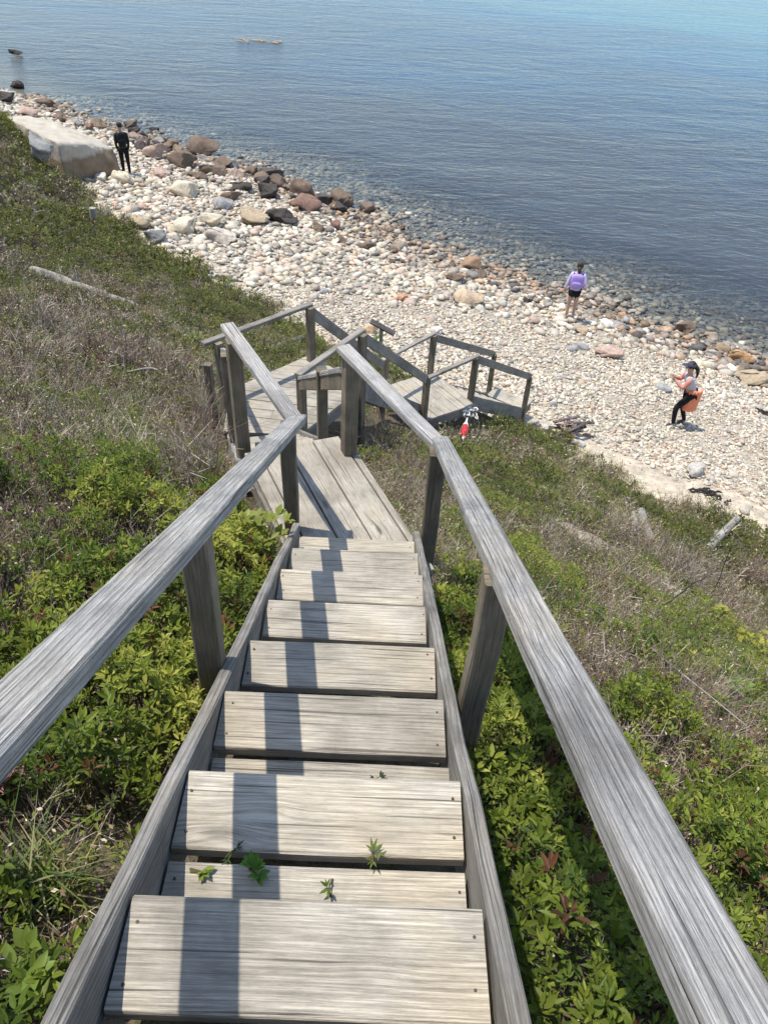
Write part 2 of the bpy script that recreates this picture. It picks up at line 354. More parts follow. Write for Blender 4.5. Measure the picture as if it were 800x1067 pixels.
SAND = [(607, 558, .38), (560, 508, .26), (628, 532, .16), (690, 512, .15), (640, 575, .14)]
SANDW = [(hit(a, b), r) for a, b, r in SAND]

def water_mat():
    m, nt, out = new_mat('sea_water'); L = nt.links.new
    a = N(nt, 'ShaderNodeAttribute', attribute_name='depth'); ge = N(nt, 'ShaderNodeNewGeometry')
    mp = N(nt, 'ShaderNodeMapping'); L(ge.outputs['Position'], mp.inputs[0]); mp.inputs['Rotation'].default_value = (0, 0, R_(-8)); mp.inputs['Scale'].default_value = (.42, 1.0, 1)
    n1 = N(nt, 'ShaderNodeTexNoise', i_Scale=.9, i_Detail=3.0, i_Distortion=.6); L(mp.outputs[0], n1.inputs['Vector'])
    n2 = N(nt, 'ShaderNodeTexNoise', i_Scale=4.2, i_Detail=4.0, i_Distortion=.8); L(mp.outputs[0], n2.inputs['Vector'])
    n3 = N(nt, 'ShaderNodeTexNoise', i_Scale=.22, i_Detail=2.0); L(mp.outputs[0], n3.inputs['Vector'])
    h = math_(nt, 'ADD', math_(nt, 'MULTIPLY', n1.outputs[0], .6), math_(nt, 'MULTIPLY', n2.outputs[0], .28))
    h = math_(nt, 'ADD', h, math_(nt, 'MULTIPLY', n3.outputs[0], .5))
    pn = N(nt, 'ShaderNodeTexNoise', i_Scale=.085, i_Detail=3.0, i_Distortion=.7); L(mp.outputs[0], pn.inputs['Vector'])
    bp = N(nt, 'ShaderNodeBump', i_Strength=1.0, i_Distance=.14); h = math_(nt, 'MULTIPLY', h, math_(nt, 'ADD', .35, math_(nt, 'MULTIPLY', pn.outputs[0], 1.3))); L(h, bp.inputs['Height'])
    fr = N(nt, 'ShaderNodeFresnel', i_IOR=1.33); L(bp.outputs[0], fr.inputs['Normal'])
    gl = N(nt, 'ShaderNodeBsdfGlossy', i_Roughness=.09); gl.inputs[0].default_value = (.66, .76, .86, 1); L(bp.outputs[0], gl.inputs['Normal'])
    # colour of the water body: sandy shoals read teal, weed beds dark
    wn = N(nt, 'ShaderNodeTexNoise', i_Scale=.055, i_Detail=4.0, i_Distortion=.5); L(mp.outputs[0], wn.inputs['Vector'])
    dr = N(nt, 'ShaderNodeMapRange'); L(a.outputs['Fac'], dr.inputs[0]); dr.inputs[1].default_value = .9; dr.inputs[2].default_value = 4.2
    k = math_(nt, 'ADD', dr.outputs[0], math_(nt, 'MULTIPLY', math_(nt, 'SUBTRACT', wn.outputs[0], .5), .9), True)
    wr = ramp(nt, [(.0, (.062,.066,.066)), (.2, (.052,.080,.106)), (.45, (.050,.105,.160)), (.62, (.046,.130,.19)), (.78, (.075,.205,.245)), (1, (.075,.20,.275))]); L(k, wr.inputs[0])
    di = N(nt, 'ShaderNodeBsdfDiffuse'); L(wr.outputs[0], di.inputs[0])
    tr = N(nt, 'ShaderNodeBsdfTransparent'); tr.inputs[0].default_value = (.84, .88, .85, 1)
    op = N(nt, 'ShaderNodeMapRange', interpolation_type='SMOOTHSTEP'); L(a.outputs['Fac'], op.inputs[0]); op.inputs[1].default_value = .05; op.inputs[2].default_value = .62
    m1 = N(nt, 'ShaderNodeMixShader'); L(op.outputs[0], m1.inputs[0]); L(tr.outputs[0], m1.inputs[1]); L(di.outputs[0], m1.inputs[2])
    m2 = N(nt, 'ShaderNodeMixShader'); L(fr.outputs[0], m2.inputs[0]); L(m1.outputs[0], m2.inputs[1]); L(gl.outputs[0], m2.inputs[2])
    L(m2.outputs[0], out.inputs[0]); return m
wv = np.concatenate([np.linspace(-3000, -75, 12), np.arange(-68, 30, .5), np.linspace(40, 3000, 12)])
wu = np.concatenate([np.arange(-1.5, 16, .3), np.geomspace(16, 4000, 60)])
Vw, Uw = np.meshgrid(wv, wu, indexing='ij'); Uw = Uw + shore_u(np.clip(Vw, -68, 29))
me = grid_mesh('sea', Uw, Vw, np.zeros_like(Uw))
dep = (beach_c(Uw, np.clip(Vw, -68, 29)) - CZ)
da = me.attributes.new('depth', 'FLOAT', 'POINT'); da.data.foreach_set('value', dep.ravel().astype(np.float32))
tag(obj('sea', me, water_mat()), kind='structure')
# ------------------------------------------------------------------ the staircase
ST = empty('wooden_staircase', (-.08, .5, float(ground(-.08, .5)[0])), 'weathered grey zigzag wooden stairs with handrails going down the bluff to the beach', 'staircase')
NY, NZ, RUN, RISE = .56, CZ-1.42, .3575, .2      # first nosing in view, run and rise
XL, XR = -.396, .238
def tread_pair(b, org, d, w, z, bd=.184, gap=.026, over=.0):
    """two boards; org = middle of the nosing, d = downhill direction"""
    o = np.array([org[0], org[1]]); d = np.array(d); s = np.array([d[1], -d[0]])
    for k, off in enumerate((bd/2, bd+gap+bd/2)):
        c = o-d*off; j = rng.normal(0, .003, 2); zz = z+rng.normal(0, .0015)
        b.beam((*(c-s*(w/2+j[0])), zz), (*(c+s*(w/2+j[1])), zz), bd, .038, wob=.001)
# upper flight
nos_x = {0:(-.396,.233),1:(-.397,.237),2:(-.393,.235),3:(-.395,.237),4:(-.393,.237),5:(-.395,.240),6:(-.386,.242),7:(-.371,.241)}
nos_y = {0:.56,1:.92,2:1.284,3:1.636,4:2.0,5:2.366,6:2.715,7:3.01}
for i in range(-6, 8):
    xl, xr = nos_x.get(i, (XL, XR)); y = nos_y.get(i, NY+i*RUN)
    b = MB(); tread_pair(b, ((xl+xr)/2, y), (0, 1), xr-xl-.004, NZ-i*RISE)
    for off in (.045, .14, .255, .35):
        for xx in (xl+.022, xr-.022): b.nail(xx+rng.normal(0, .004), y-off+rng.normal(0, .006), NZ-i*RISE+.001)
    b.build('tread', M_tread, ST)
sl_ = RISE/RUN
for x in (XL-.022, XR+.021):
    b = MB(); up = (0, sl_, 1)
    b.beam((x, -1.9, NZ+(.56+1.9)*sl_+(.012 if x < 0 else -.018)), (x-(.035 if x < 0 else 0)*0, 3.16, NZ-(3.16-.56)*sl_+(.022 if x < 0 else -.005)), .036, .24, up=up, seg=22, wob=.002)
    b.build('stringer', M_string, ST)
gz = lambda x, y: float(ground(x, y)[0])
def post(x, y, ztop, w=.076, yaw=0., lean=(0, 0), zb=None):
    b = MB(); b.post(x, y, (gz(x, y) if zb is None else zb)-.4, ztop, w, yaw, lean); return b.build('post', M_post, ST)
def rail(p0, p1, w=.088, t=.044, up=(0, 0, 1), mat=None):
    b = MB(); b.beam(p0, p1, w, t, up=up, wob=.0007, ch=.006); return b.build('handrail', mat or M_rail, ST)
zl = lambda y: CZ-2.135+.512*(3.124-y)
zr = lambda y: CZ-2.294+.498*(3.26-y)
rail((-.462, -1.6, zl(-1.6)), (-.410, 3.34, zl(3.34)), .088)
rail((.368, -1.6, zr(-1.6)), (.346, 3.30, zr(3.30)), .090)
for y in (1.44, -.9): post(-.490, y, zl(y)-.035, lean=(.03, 0)); post(.333, y-.08, zr(y-.08)-.035)
post(-.462, 3.27, CZ-2.27, .080); post(.325, 3.10, CZ-2.27, .085)
# upper landing, a little to the left
ZA = CZ-3.02; dA = np.array([-.415, .910]); nA = np.array([.910, .415])
polyA = [tuple(nA*n+dA*t) for n, t in ((.80, 2.62), (.80, 4.12), (1.16, 4.06), (1.345, 4.0), (1.53, 3.80), (1.585, 3.76), (1.585, 2.62))]
LA = MB()
for a, c in ((.88, .968), (.978, 1.155), (1.167, 1.34), (1.35, 1.531), (1.543, 1.583)):
    e = {.88: 4.0, .978: 4.09, 1.167: 4.03, 1.35: 3.98, 1.543: 3.77}[a]
    LA.plank_poly([tuple(nA*a+dA*2.58), tuple(nA*c+dA*2.58), tuple(nA*c+dA*(e-.01)), tuple(nA*a+dA*e)], ZA, .038, dA)
for n_ in (.93, 1.02, 1.11, 1.21, 1.30, 1.40, 1.49):
    for t in (3.05, 3.72): q = nA*n_+dA*t; LA.nail(q[0]+rng.normal(0, .004), q[1]+rng.normal(0, .006), ZA+.001)
deckA = LA.build('landing_deck', M_tread, ST)
b = MB()
for n_ in (.88, 1.55): b.beam((*(nA*n_+dA*2.7), ZA-.045), (*(nA*n_+dA*(4.0 if n_ < 1 else 3.72)), ZA-.045), .038, .14)
b.beam((*(nA*.86+dA*3.98), ZA-.045), (*(nA*1.5+dA*3.9), ZA-.045), .038, .14); b.build('joist', M_string, deckA)
rail((-.40, 3.24, CZ-2.225), (-.955, 4.30, CZ-2.235), .086); rail((.345, 3.20, CZ-2.29), (-.215, 4.10, CZ-2.24), .088)
post(-.895, 4.16, CZ-2.275, .086, R_(-24)); post(-.17, 4.07, CZ-2.275, .088, R_(-24))
# generic flight and landing
def flight(p0, p1, z0, z1, n, w, zs=None, mat=M_tread):
    """p0 -> p1 middle of the upper deck's edge to the lower deck's edge; n risers"""
    p0, p1 = np.array(p0), np.array(p1); d = p1-p0; L = np.linalg.norm(d); d /= L; s = np.array([d[1], -d[0]]); run = L/n; rise = (z0-z1)/n
    for k in range(1, n):
        b = MB(); tread_pair(b, p0+d*run*k, d, w-.01, z0-rise*k, bd=run*.5, gap=.012); b.build('tread', mat, ST)
    for q in (-1, 1):
        b = MB(); o = s*q*(w/2+.02)
        b.beam((*(p0+o), z0-.01), (*(p1+o+d*.02), z1+.03), .038, .24, up=(d[0]*.6, d[1]*.6, 1), wob=.002); b.build('stringer', M_string, ST)
def landing(poly, z, d, bw=.14, gap=.008):
    d = np.array(d)/np.linalg.norm(d); n = np.array([-d[1], d[0]]); q = [p[0]*n[0]+p[1]*n[1] for p in poly]; b = MB(); t = min(q)
    while t < max(q):
        c = clip(clip(poly, n, t+bw), -n, -t)
        if len(c) >= 3: b.plank_poly(c, z, .036, d)
        t += bw+gap
    o = b.build('landing_deck', M_tread, ST); j = MB(); m = len(poly); cx = np.mean(poly, 0)
    for i in range(m):
        a, c = np.array(poly[i]), np.array(poly[(i+1) % m]); a = a+(cx-a)*.035; c = c+(cx-c)*.035
        j.beam((*a, z-.042), (*c, z-.042), .036, .15)
    j.build('joist', M_string, o); return o
ZB, ZC, ZD = CZ-5.0, CZ-6.8, CZ-8.32
flight((-.52, 4.02), (-1.28, 7.0), ZA, ZB, 10, .70)
landing([(-1.72, 7.02), (-.86, 7.02), (-.17, 8.12), (-.90, 8.86), (-1.80, 7.90)], ZB, (1, -.12), .17)
RT = CZ-4.22
rail((-1.99, 7.62, RT+.005), (-.87, 8.76, RT), .08, mat=M_lower); rail((-.86, 7.04, RT), (-.20, 8.16, RT), .08, mat=M_lower)
post(-1.83, 7.70, RT-.03, .09, R_(45)); post(-.875, 8.69, RT-.03, .09, R_(45)); post(-.83, 7.10, RT-.03, .085, R_(30)); post(-.20, 8.05, RT-.03, .09, R_(30))
post(-1.93, 7.50, CZ-4.42, .085, R_(10)); post(-1.68, 7.30, CZ-4.5, .07, R_(10))
rail((-.905, 4.25, CZ-2.40), (-1.80, 7.72, CZ-4.33), .045, .11); rail((-.20, 4.16, CZ-2.42), (-.82, 7.08, CZ-4.27), .09, .04)
rail((-.22, 4.16, CZ-2.465), (-.84, 7.08, CZ-4.315), .035, .11, mat=M_post)
post(-.44, 5.2, CZ-3.06, .085, R_(-12)); post(-1.28, 5.6, CZ-3.2, .085, R_(-12))
flight((-.52, 8.42), (.44, 10.62), ZB, ZC, 9, .74)
def sloped(p0, p1): rail(p0, p1, .04, .13, mat=M_lower)
sloped((-.875, 8.74, RT-.03), (.09, 10.56, CZ-6.03)); sloped((-.21, 8.10, RT-.0), (.765, 10.16, CZ-6.0))
landing([(.08, 11.05), (.78, 10.10), (1.62, 10.66), (.95, 11.66)], ZC, (.62, -.90), .14)
RC = CZ-6.02
rail((.06, 10.62, RC), (.93, 11.62, RC), .075, mat=M_lower); rail((.76, 10.14, RC), (1.62, 10.93, RC), .075, mat=M_lower)
post(.10, 10.66, RC-.03, .085, R_(42)); post(.765, 10.16, RC-.03, .09, R_(42)); post(.915, 11.55, RC-.03, .09, R_(35)); post(1.58, 10.88, RC-.03, .09, R_(35))
flight((1.26, 11.18), (2.62, 13.16), ZC, ZD, 7, .80)
sloped((.93, 11.58, RC-.01), (2.37, 13.82, CZ-7.52)); sloped((1.61, 10.92, RC-.01), (3.02, 13.0, CZ-7.53))
post(2.36, 13.75, CZ-7.56, .085, R_(34)); post(2.98, 12.92, CZ-7.58, .085, R_(34), zb=CZ-8.9)
landing([(2.28, 13.42), (2.96, 12.92), (3.18, 13.24), (2.48, 13.76)], ZD, (.62, -.5), .14)
# ------------------------------------------------------------------ vegetation
# what grows where: (photo x, y): leafy, dead brush, grass, yellowness
_ctl = [(10,150,.5,.5,.1,.4),(60,230,.6,.45,.1,.4),(120,262,.85,.2,.1,.5),(200,290,.85,.2,.1,.5),(30,290,.5,.6,.1,.3),(60,345,.25,.95,0,.3),(110,385,.2,1.0,0,.3),(40,420,.35,.85,0,.3),
 (165,400,.25,.9,.1,.3),(205,370,.5,.2,.7,.5),(190,450,.4,.75,.1,.4),(130,440,.5,.6,.1,.5),(40,500,.7,.4,.1,.4),(120,520,.6,.5,.1,.5),(200,500,.4,.65,.1,.4),(255,470,.3,.8,.1,.4),(60,600,.75,.45,0,.4),
 (150,580,.65,.55,0,.5),(180,650,.95,.2,0,.6),(100,700,.85,.35,0,.5),(250,600,1,.05,0,.8),(150,760,.95,.2,.05,.6),(120,850,.7,.35,.3,.5),(40,880,.35,.8,.5,.4),(90,800,.6,.6,.2,.5),(30,560,.6,.6,0,.4),(20,1000,.6,.3,.5,.5),(100,960,.4,.45,.7,.5),(10,700,.8,.4,0,.4),
 (270,330,.8,.2,.3,.5),(290,410,.4,.3,.5,.5),(400,480,.4,.8,.1,.6),(420,525,.3,.9,.1,.5),(470,570,.75,.5,.05,.6),(500,510,.5,.5,.5,.5),(480,450,.5,.4,.7,.5),(530,480,.4,.3,.9,.4),(600,500,.2,.15,1.0,.4),(560,540,.25,.55,.5,.5),(640,520,.2,.15,1.0,.4),
 (705,548,.2,.25,.8,.4),(620,600,.35,.9,.3,.5),(700,600,.2,1.0,.3,.5),(785,590,.2,.8,.5,.5),(560,620,.75,.5,.15,.6),(650,660,.65,.65,.1,.6),(750,680,.7,.5,.1,.8),(700,740,.3,1.0,.05,.5),(640,700,.45,.85,.1,.6),(770,770,.35,.9,.1,.6),(690,820,.5,.8,.1,.5),(600,680,.6,.6,.1,.6),(740,850,.6,.75,.05,.5),(640,760,.75,.5,.05,.6),
 (520,700,1,.15,0,.6),(540,800,1,.1,0,.6),(600,950,1,.1,0,.6),(650,1030,.9,.3,.05,.5),(790,900,.95,.25,0,.7),(765,960,.85,.3,0,.6)]
_cw = np.array([hit(c[0], c[1]) for c in _ctl]); _cv = np.array([c[2:] for c in _ctl], float)
def mix_at(x, y):
    d2 = (x[:, None]-_cw[None, :, 0])**2 + (y[:, None]-_cw[None, :, 1])**2
    r2 = (_cw[:, 0]**2+_cw[:, 1]**2)*.006 + .02
    w = 1/(d2/r2+.12)**2.2; w /= w.sum(1, keepdims=True); return w @ _cv
_segs = [((-.08,-2),(-.08,3.2),.395),((-.08,3.2),(-.55,4.15),.5),((-.52,4.1),(-1.28,7.0),.46),((-1.45,7.4),(-.6,8.2),.66),((-.52,8.4),(.44,10.6),.44),((.44,10.6),(1.25,11.2),.52),((1.26,11.2),(2.65,13.2),.48)]
def stair_d(x, y):
    m = np.full(x.shape, 9.0)
    for (a, b, w) in _segs:
        a, b = np.array(a), np.array(b); d = b-a; t = np.clip(((x-a[0])*d[0]+(y-a[1])*d[1])/(d@d), 0, 1)
        m = np.minimum(m, np.hypot(x-a[0]-d[0]*t, y-a[1]-d[1]*t)-w)
    return m
def scatter(density, dmin, dmax, margin=380, toe_gap=0.0):
    """random points on the hillside, density per m2, between two distances from the camera foot"""
    xs, ys = [], []
    n = int(density*(2*dmax)*(dmax+3)); x = rng.uniform(-dmax, dmax, n); y = rng.uniform(-3, dmax, n)
    r = np.hypot(x, y); k = (r >= dmin) & (r < dmax)
    for p, rr in SANDW: k &= np.hypot((x-p[0]+.12)/1.2, (y-p[1]+.35)/1.25) > 1.05*rr*rng.uniform(.55, 1.35, len(x))
    x, y = x[k], y[k]
    u, v = uv_of(x, y); k = u < toe_u(v)-toe_gap+.5*(vnoise(x*1.3, y*1.3, 9)-.5); x, y = x[k], y[k]
    X, Y, z = proj(np.c_[x, y, np.full(len(x), 0)+CZ-1.6-.42*(x*.5+y*.866).clip(-3, 14)])
    k = (z > .1) & (X > -margin*5) & (X < 800+margin*5) & (Y > -600) & (Y < 2400); x, y = x[k], y[k]
    g = ground(x, y); X, Y, z = proj(np.c_[x, y, g]); k = (z > .25) & (X > -margin) & (X < 800+margin) & (Y > -40) & (Y < 1067+margin*.9)
    return x[k], y[k], g[k]
def rotz(a): c, s = np.cos(a), np.sin(a); return c, s
LP = np.array([[0,0,0],[.15,.30,.03],[.38,.5,.05],[.62,.43,.035],[.84,.22,-.02],[1,0,-.11],[.84,-.22,-.02],[.62,-.43,.035],[.38,-.5,.05],[.15,-.30,.03],[.36,0,-.03],[.7,0,-.05]])   # leaflet outline + midrib
LQ = np.array([[0,10,2,1],[10,11,3,2],[11,5,4,3],[0,9,8,10],[10,8,7,11],[11,7,6,5]])
def leaflets(B, yaw, el, L, W, roll):
    """B base (n,3); returns verts (n*12,3) and quads"""
    n = len(B); d = np.stack([np.cos(yaw)*np.cos(el), np.sin(yaw)*np.cos(el), np.sin(el)], 1)
    s = np.stack([-np.sin(yaw), np.cos(yaw), 0*yaw], 1); u = np.cross(d, s)
    c, r = np.cos(roll)[:, None], np.sin(roll)[:, None]; s2 = s*c+u*r; u2 = u*c-s*r
    P = B[:, None]+d[:, None]*(LP[None, :, 0:1]*L[:, None, None])+s2[:, None]*(LP[None, :, 1:2]*W[:, None, None])+u2[:, None]*(LP[None, :, 2:3]*L[:, None, None])
    o = (np.arange(n)*12)[:, None, None]
    return P.reshape(-1, 3), (o+LQ[None]).reshape(-1, 4)
def diamonds(B, yaw, el, L, W, roll):
    n = len(B); d = np.stack([np.cos(yaw)*np.cos(el), np.sin(yaw)*np.cos(el), np.sin(el)], 1)
    s = np.stack([-np.sin(yaw), np.cos(yaw), 0*yaw], 1); u = np.cross(d, s)
    s2 = s*np.cos(roll)[:, None]+u*np.sin(roll)[:, None]
    P = np.stack([B, B+d*(L*.5)[:, None]+s2*(W*.5)[:, None], B+d*L[:, None]-np.array([0, 0, 1])*(L*.1)[:, None], B+d*(L*.5)[:, None]-s2*(W*.5)[:, None]], 1)
    return P.reshape(-1, 3), (np.arange(n*4).reshape(n, 4))
def sticks(P0, P1, r):
    """tapered three-sided twigs"""
    n = len(P0); d = P1-P0; d /= np.linalg.norm(d, axis=1, keepdims=True)+1e-9
    a = np.cross(d, np.array([.2, .3, .93])); a /= np.linalg.norm(a, axis=1, keepdims=True)+1e-9; b = np.cross(d, a)
    V = []
    for k in range(3):
        t = 2*math.pi*k/3; o = a*math.cos(t)+b*math.sin(t); V.append(P0+o*r[:, None])
    for k in range(3):
        t = 2*math.pi*k/3; o = a*math.cos(t)+b*math.sin(t); V.append(P1+o*(r*.35)[:, None])
    V = np.stack(V, 1).reshape(-1, 3); o = (np.arange(n)*6)[:, None, None]
    return V, (o+np.array([[0,1,4,3],[1,2,5,4],[2,0,3,5]])[None]).reshape(-1, 4)
class Bag:
    def __init__(s): s.V, s.C, s.F, s.n = [], [], {3: [], 4: []}, 0
    def add(s, V, C, *fs):
        for f in fs: s.F[f.shape[1]].append(f+s.n)
        s.V.append(V); s.C.append(C); s.n += len(V)
    def build(s, name, mat, label=None, kind=None, parent=None, smooth=False, loc=None, vis=None):
        V = np.concatenate(s.V); base = np.array(loc if loc is not None else (0, 0, 0), float)
        F = [np.concatenate(f) for f in s.F.values() if f]
        me = raw_mesh(name, V-base, F, np.concatenate(s.C), smooth); o = obj(name, me, mat, parent, tuple(base) if parent is None else (0, 0, 0))
        return tag(o, label, None, None, kind)
GREENS = np.array([[.075,.115,.020],[.145,.190,.026],[.225,.265,.042],[.37,.365,.075],[.055,.085,.030]])
def leaf_col(n, yellow, x, y, far=0.0):
    t = np.clip(fbm(x*2.3, y*2.3, 21)*1.5-.45+rng.normal(0, .22, n)+(yellow-.5)*.5, 0, 1)*3
    i = np.clip(t.astype(int), 0, 2); f = (t-i)[:, None]; c = GREENS[i]*(1-f)+GREENS[i+1]*f
    r = rng.random(n); red = r < .035; c[red] = np.array([.13,.055,.03])*rng.uniform(.6, 1.3, (red.sum(), 1))
    c = c*rng.uniform(.75, 1.25, (n, 1))
    if far: c = c*(1-far)+np.array([.105,.092,.036])*far
    return c
def canopy_h(x, y): return .10+.22*fbm(x*1.1, y*1.1, 31)**1.2+.10*vnoise(x*3.1, y*3.1, 33)

def clump(x, y, f): return .62*vnoise(x*f, y*f, 45)+.38*vnoise(x*f*2.3, y*f*2.3, 46)
def leafy(name, label, dens, dmin, dmax, nleaf, Lm, Wm, fine, far, cf):
    x, y, g = scatter(dens, dmin, dmax); m = mix_at(x, y); sd = stair_d(x, y)
    cl = clump(x, y, cf); wgt = np.clip(m[:, 0]*1.0-(.32 if dmin < 1 else .14)*m[:, 1]+(fbm(x*1.1, y*1.1, 41)-.5)*.9, .22+.20*(dmin > 3), .82)
    wgt = np.where((sd < .75) & (m[:, 0] > .72) & (dmin < 1), np.maximum(wgt, .98), wgt)
    keep = (rng.random(len(x)) < np.clip((cl-(.72-.55*wgt))*5+.35, .03, 1)) & (sd > .015)
    x, y, g, m, sd, cl = x[keep], y[keep], g[keep], m[keep], sd[keep], cl[keep]; n = len(x)
    H = (canopy_h(x, y)*(.35+1.3*cl)+.06*np.clip(cl-.5, 0, 1))*(.6+.6*m[:, 0])*np.clip(.7+sd, .7, 1); hz = g+H*rng.uniform(.25, 1.0, n)**.7
    bag = Bag(); yaw0 = rng.uniform(0, 6.28, n); sc = rng.uniform(.55, 1.4, n)
    yel = m[:, 3]; k = nleaf
    X = np.repeat(x, k); Y = np.repeat(y, k); Z = np.repeat(hz, k); SC = np.repeat(sc, k)
    j = np.tile(np.arange(k), n); yaw = np.repeat(yaw0, k)+j*2.4+rng.normal(0, .25, n*k)
    el = np.interp(j, [0, k-1], [.15, 1.0])+rng.normal(0, .25, n*k)
    off = rng.uniform(.0, .4, n*k)*Lm*SC
    B = np.stack([X+np.cos(yaw)*off, Y+np.sin(yaw)*off, Z+j/k*Lm*.6], 1)
    L = Lm*SC*rng.uniform(.65, 1.2, n*k); W = L*Wm*rng.uniform(.8, 1.2, n*k); roll = rng.normal(0, .35, n*k)
    base = leaf_col(n, yel, x, y, far); C = np.repeat(base, k, 0)*rng.uniform(.85, 1.15, (n*k, 1))
    if fine:
        V, q = leaflets(B, yaw, el, L, W, roll); bag.add(V, np.repeat(C, 12, 0), q)
        P1 = np.stack([x, y, hz+.01], 1); P0 = np.stack([x+rng.normal(0, .03, n), y+rng.normal(0, .03, n), g-.02], 1)
        V, q = sticks(P0, P1, np.full(n, .0022)); bag.add(V, np.tile([[.10,.085,.04]], (len(V), 1)), q)
    else:
        V, q = diamonds(B, yaw, el, L, W, roll); bag.add(V, np.repeat(C, 4, 0), q)
    return bag.build(name, M_leaf, label, 'stuff'), n
r1 = leafy('leafy_shrub_cover', 'glossy green leafy shrubs crowding both sides of the upper steps', 1550, 0, 3.8, 8, .0275, .36, True, 0, 4.6)
r2 = leafy('leafy_shrub_cover', 'mixed green shrub leaves on the middle of the bluff', 950, 3.8, 8, 7, .0265, .42, False, .15, 2.6)
r3 = leafy('low_scrub', 'low olive green scrub covering the lower and far bluff', 210, 8, 19, 7, .055, .5, False, .5, 1.5)
r4 = leafy('low_scrub', 'dull green scrub on the far left shoulder of the bluff', 90, 19, 40, 7, .095, .5, False, .6, .9)

TW = np.array([[.37,.305,.245],[.245,.19,.145],[.50,.44,.36],[.28,.185,.13],[.15,.12,.10]])
def brush(name, label, dens, dmin, dmax, nst, Hm, rad, nsub, cf):
    x, y, g = scatter(dens, dmin, dmax); m = mix_at(x, y); sd = stair_d(x, y)
    keep = (rng.random(len(x)) < np.clip(m[:, 1]*.72+(.12 if dmin > 3 else .26)+(.5-clump(x, y, cf))*1.9+(fbm(x*1.7, y*1.7, 51)-.5)*1.0, .04, 1)) & (sd > .03)
    x, y, g, m, sd = x[keep], y[keep], g[keep], m[keep], sd[keep]; n = len(x); k = nst
    X = np.repeat(x, k)+rng.normal(0, .05, n*k); Y = np.repeat(y, k)+rng.normal(0, .05, n*k); Z = np.repeat(g, k)-.02
    H = Hm*np.repeat(.5+.7*m[:, 1]*fbm(x*.9, y*.9, 61)*1.6, k)*rng.uniform(.5, 1.2, n*k)*np.repeat(np.clip(.5+sd*1.2, .4, 1), k)
    az = rng.uniform(0, 6.28, n*k); le = np.abs(rng.normal(.0, .55, n*k))+.1
    d = np.stack([np.cos(az)*np.sin(le), np.sin(az)*np.sin(le), np.cos(le)], 1)
    P0 = np.stack([X, Y, Z], 1); P1 = P0+d*H[:, None]; bag = Bag(); r = rad*rng.lognormal(-.1, .42, n*k)
    col = TW[rng.integers(0, 5, n)]; C = np.repeat(col, k, 0)*rng.uniform(.6, 1.45, (n*k, 1))
    BUD = np.array([[.26,.17,.12],[.22,.25,.05],[.13,.17,.04],[.44,.38,.28],[.17,.20,.045]])
    V, q = sticks(P0, P1, r); bag.add(V, np.repeat(C, 6, 0), q)
    for s in range(nsub):
        f = rng.uniform(.3, .95, n*k)[:, None]; A = P0+(P1-P0)*f; e = d+rng.normal(0, .65, (n*k, 3)); e /= np.linalg.norm(e, axis=1, keepdims=True)
        E = A+e*(H*rng.uniform(.15, .5, n*k))[:, None]; bl = rng.random(n*k) < .55; bn = int(bl.sum()); bL = rad*rng.uniform(5, 11, bn); V, q = diamonds(E[bl], rng.uniform(0, 6.28, bn), rng.normal(.4, .5, bn), bL, bL*.5, rng.normal(0, .6, bn)); bag.add(V, np.repeat(BUD[np.repeat(rng.integers(0, 5, n), k)[bl]]*rng.uniform(.7, 1.3, (bn, 1)), 4, 0), q)
        V, q = sticks(A, E, r*.6); bag.add(V, np.repeat(C*rng.uniform(.8, 1.25, (n*k, 1)), 6, 0), q)
    return bag.build(name, M_twig, label, 'stuff'), n
b1 = brush('dead_brush', 'grey brown dead twigs tangled among the nearest shrubs', 240, 0, 4.2, 7, .27, .0019, 3, 4.2)
b2 = brush('dead_brush', 'grey bare brush on the middle of the bluff', 95, 4.2, 9, 8, .34, .0028, 4, 2.6)
b3 = brush('dead_brush', 'grey purple thicket of bare twigs on the lower bluff', 42, 9, 20, 9, .42, .0048, 4, 1.5)
b4 = brush('dead_brush', 'bare brush on the far left bluff', 16, 20, 40, 9, .45, .009, 3, .9)

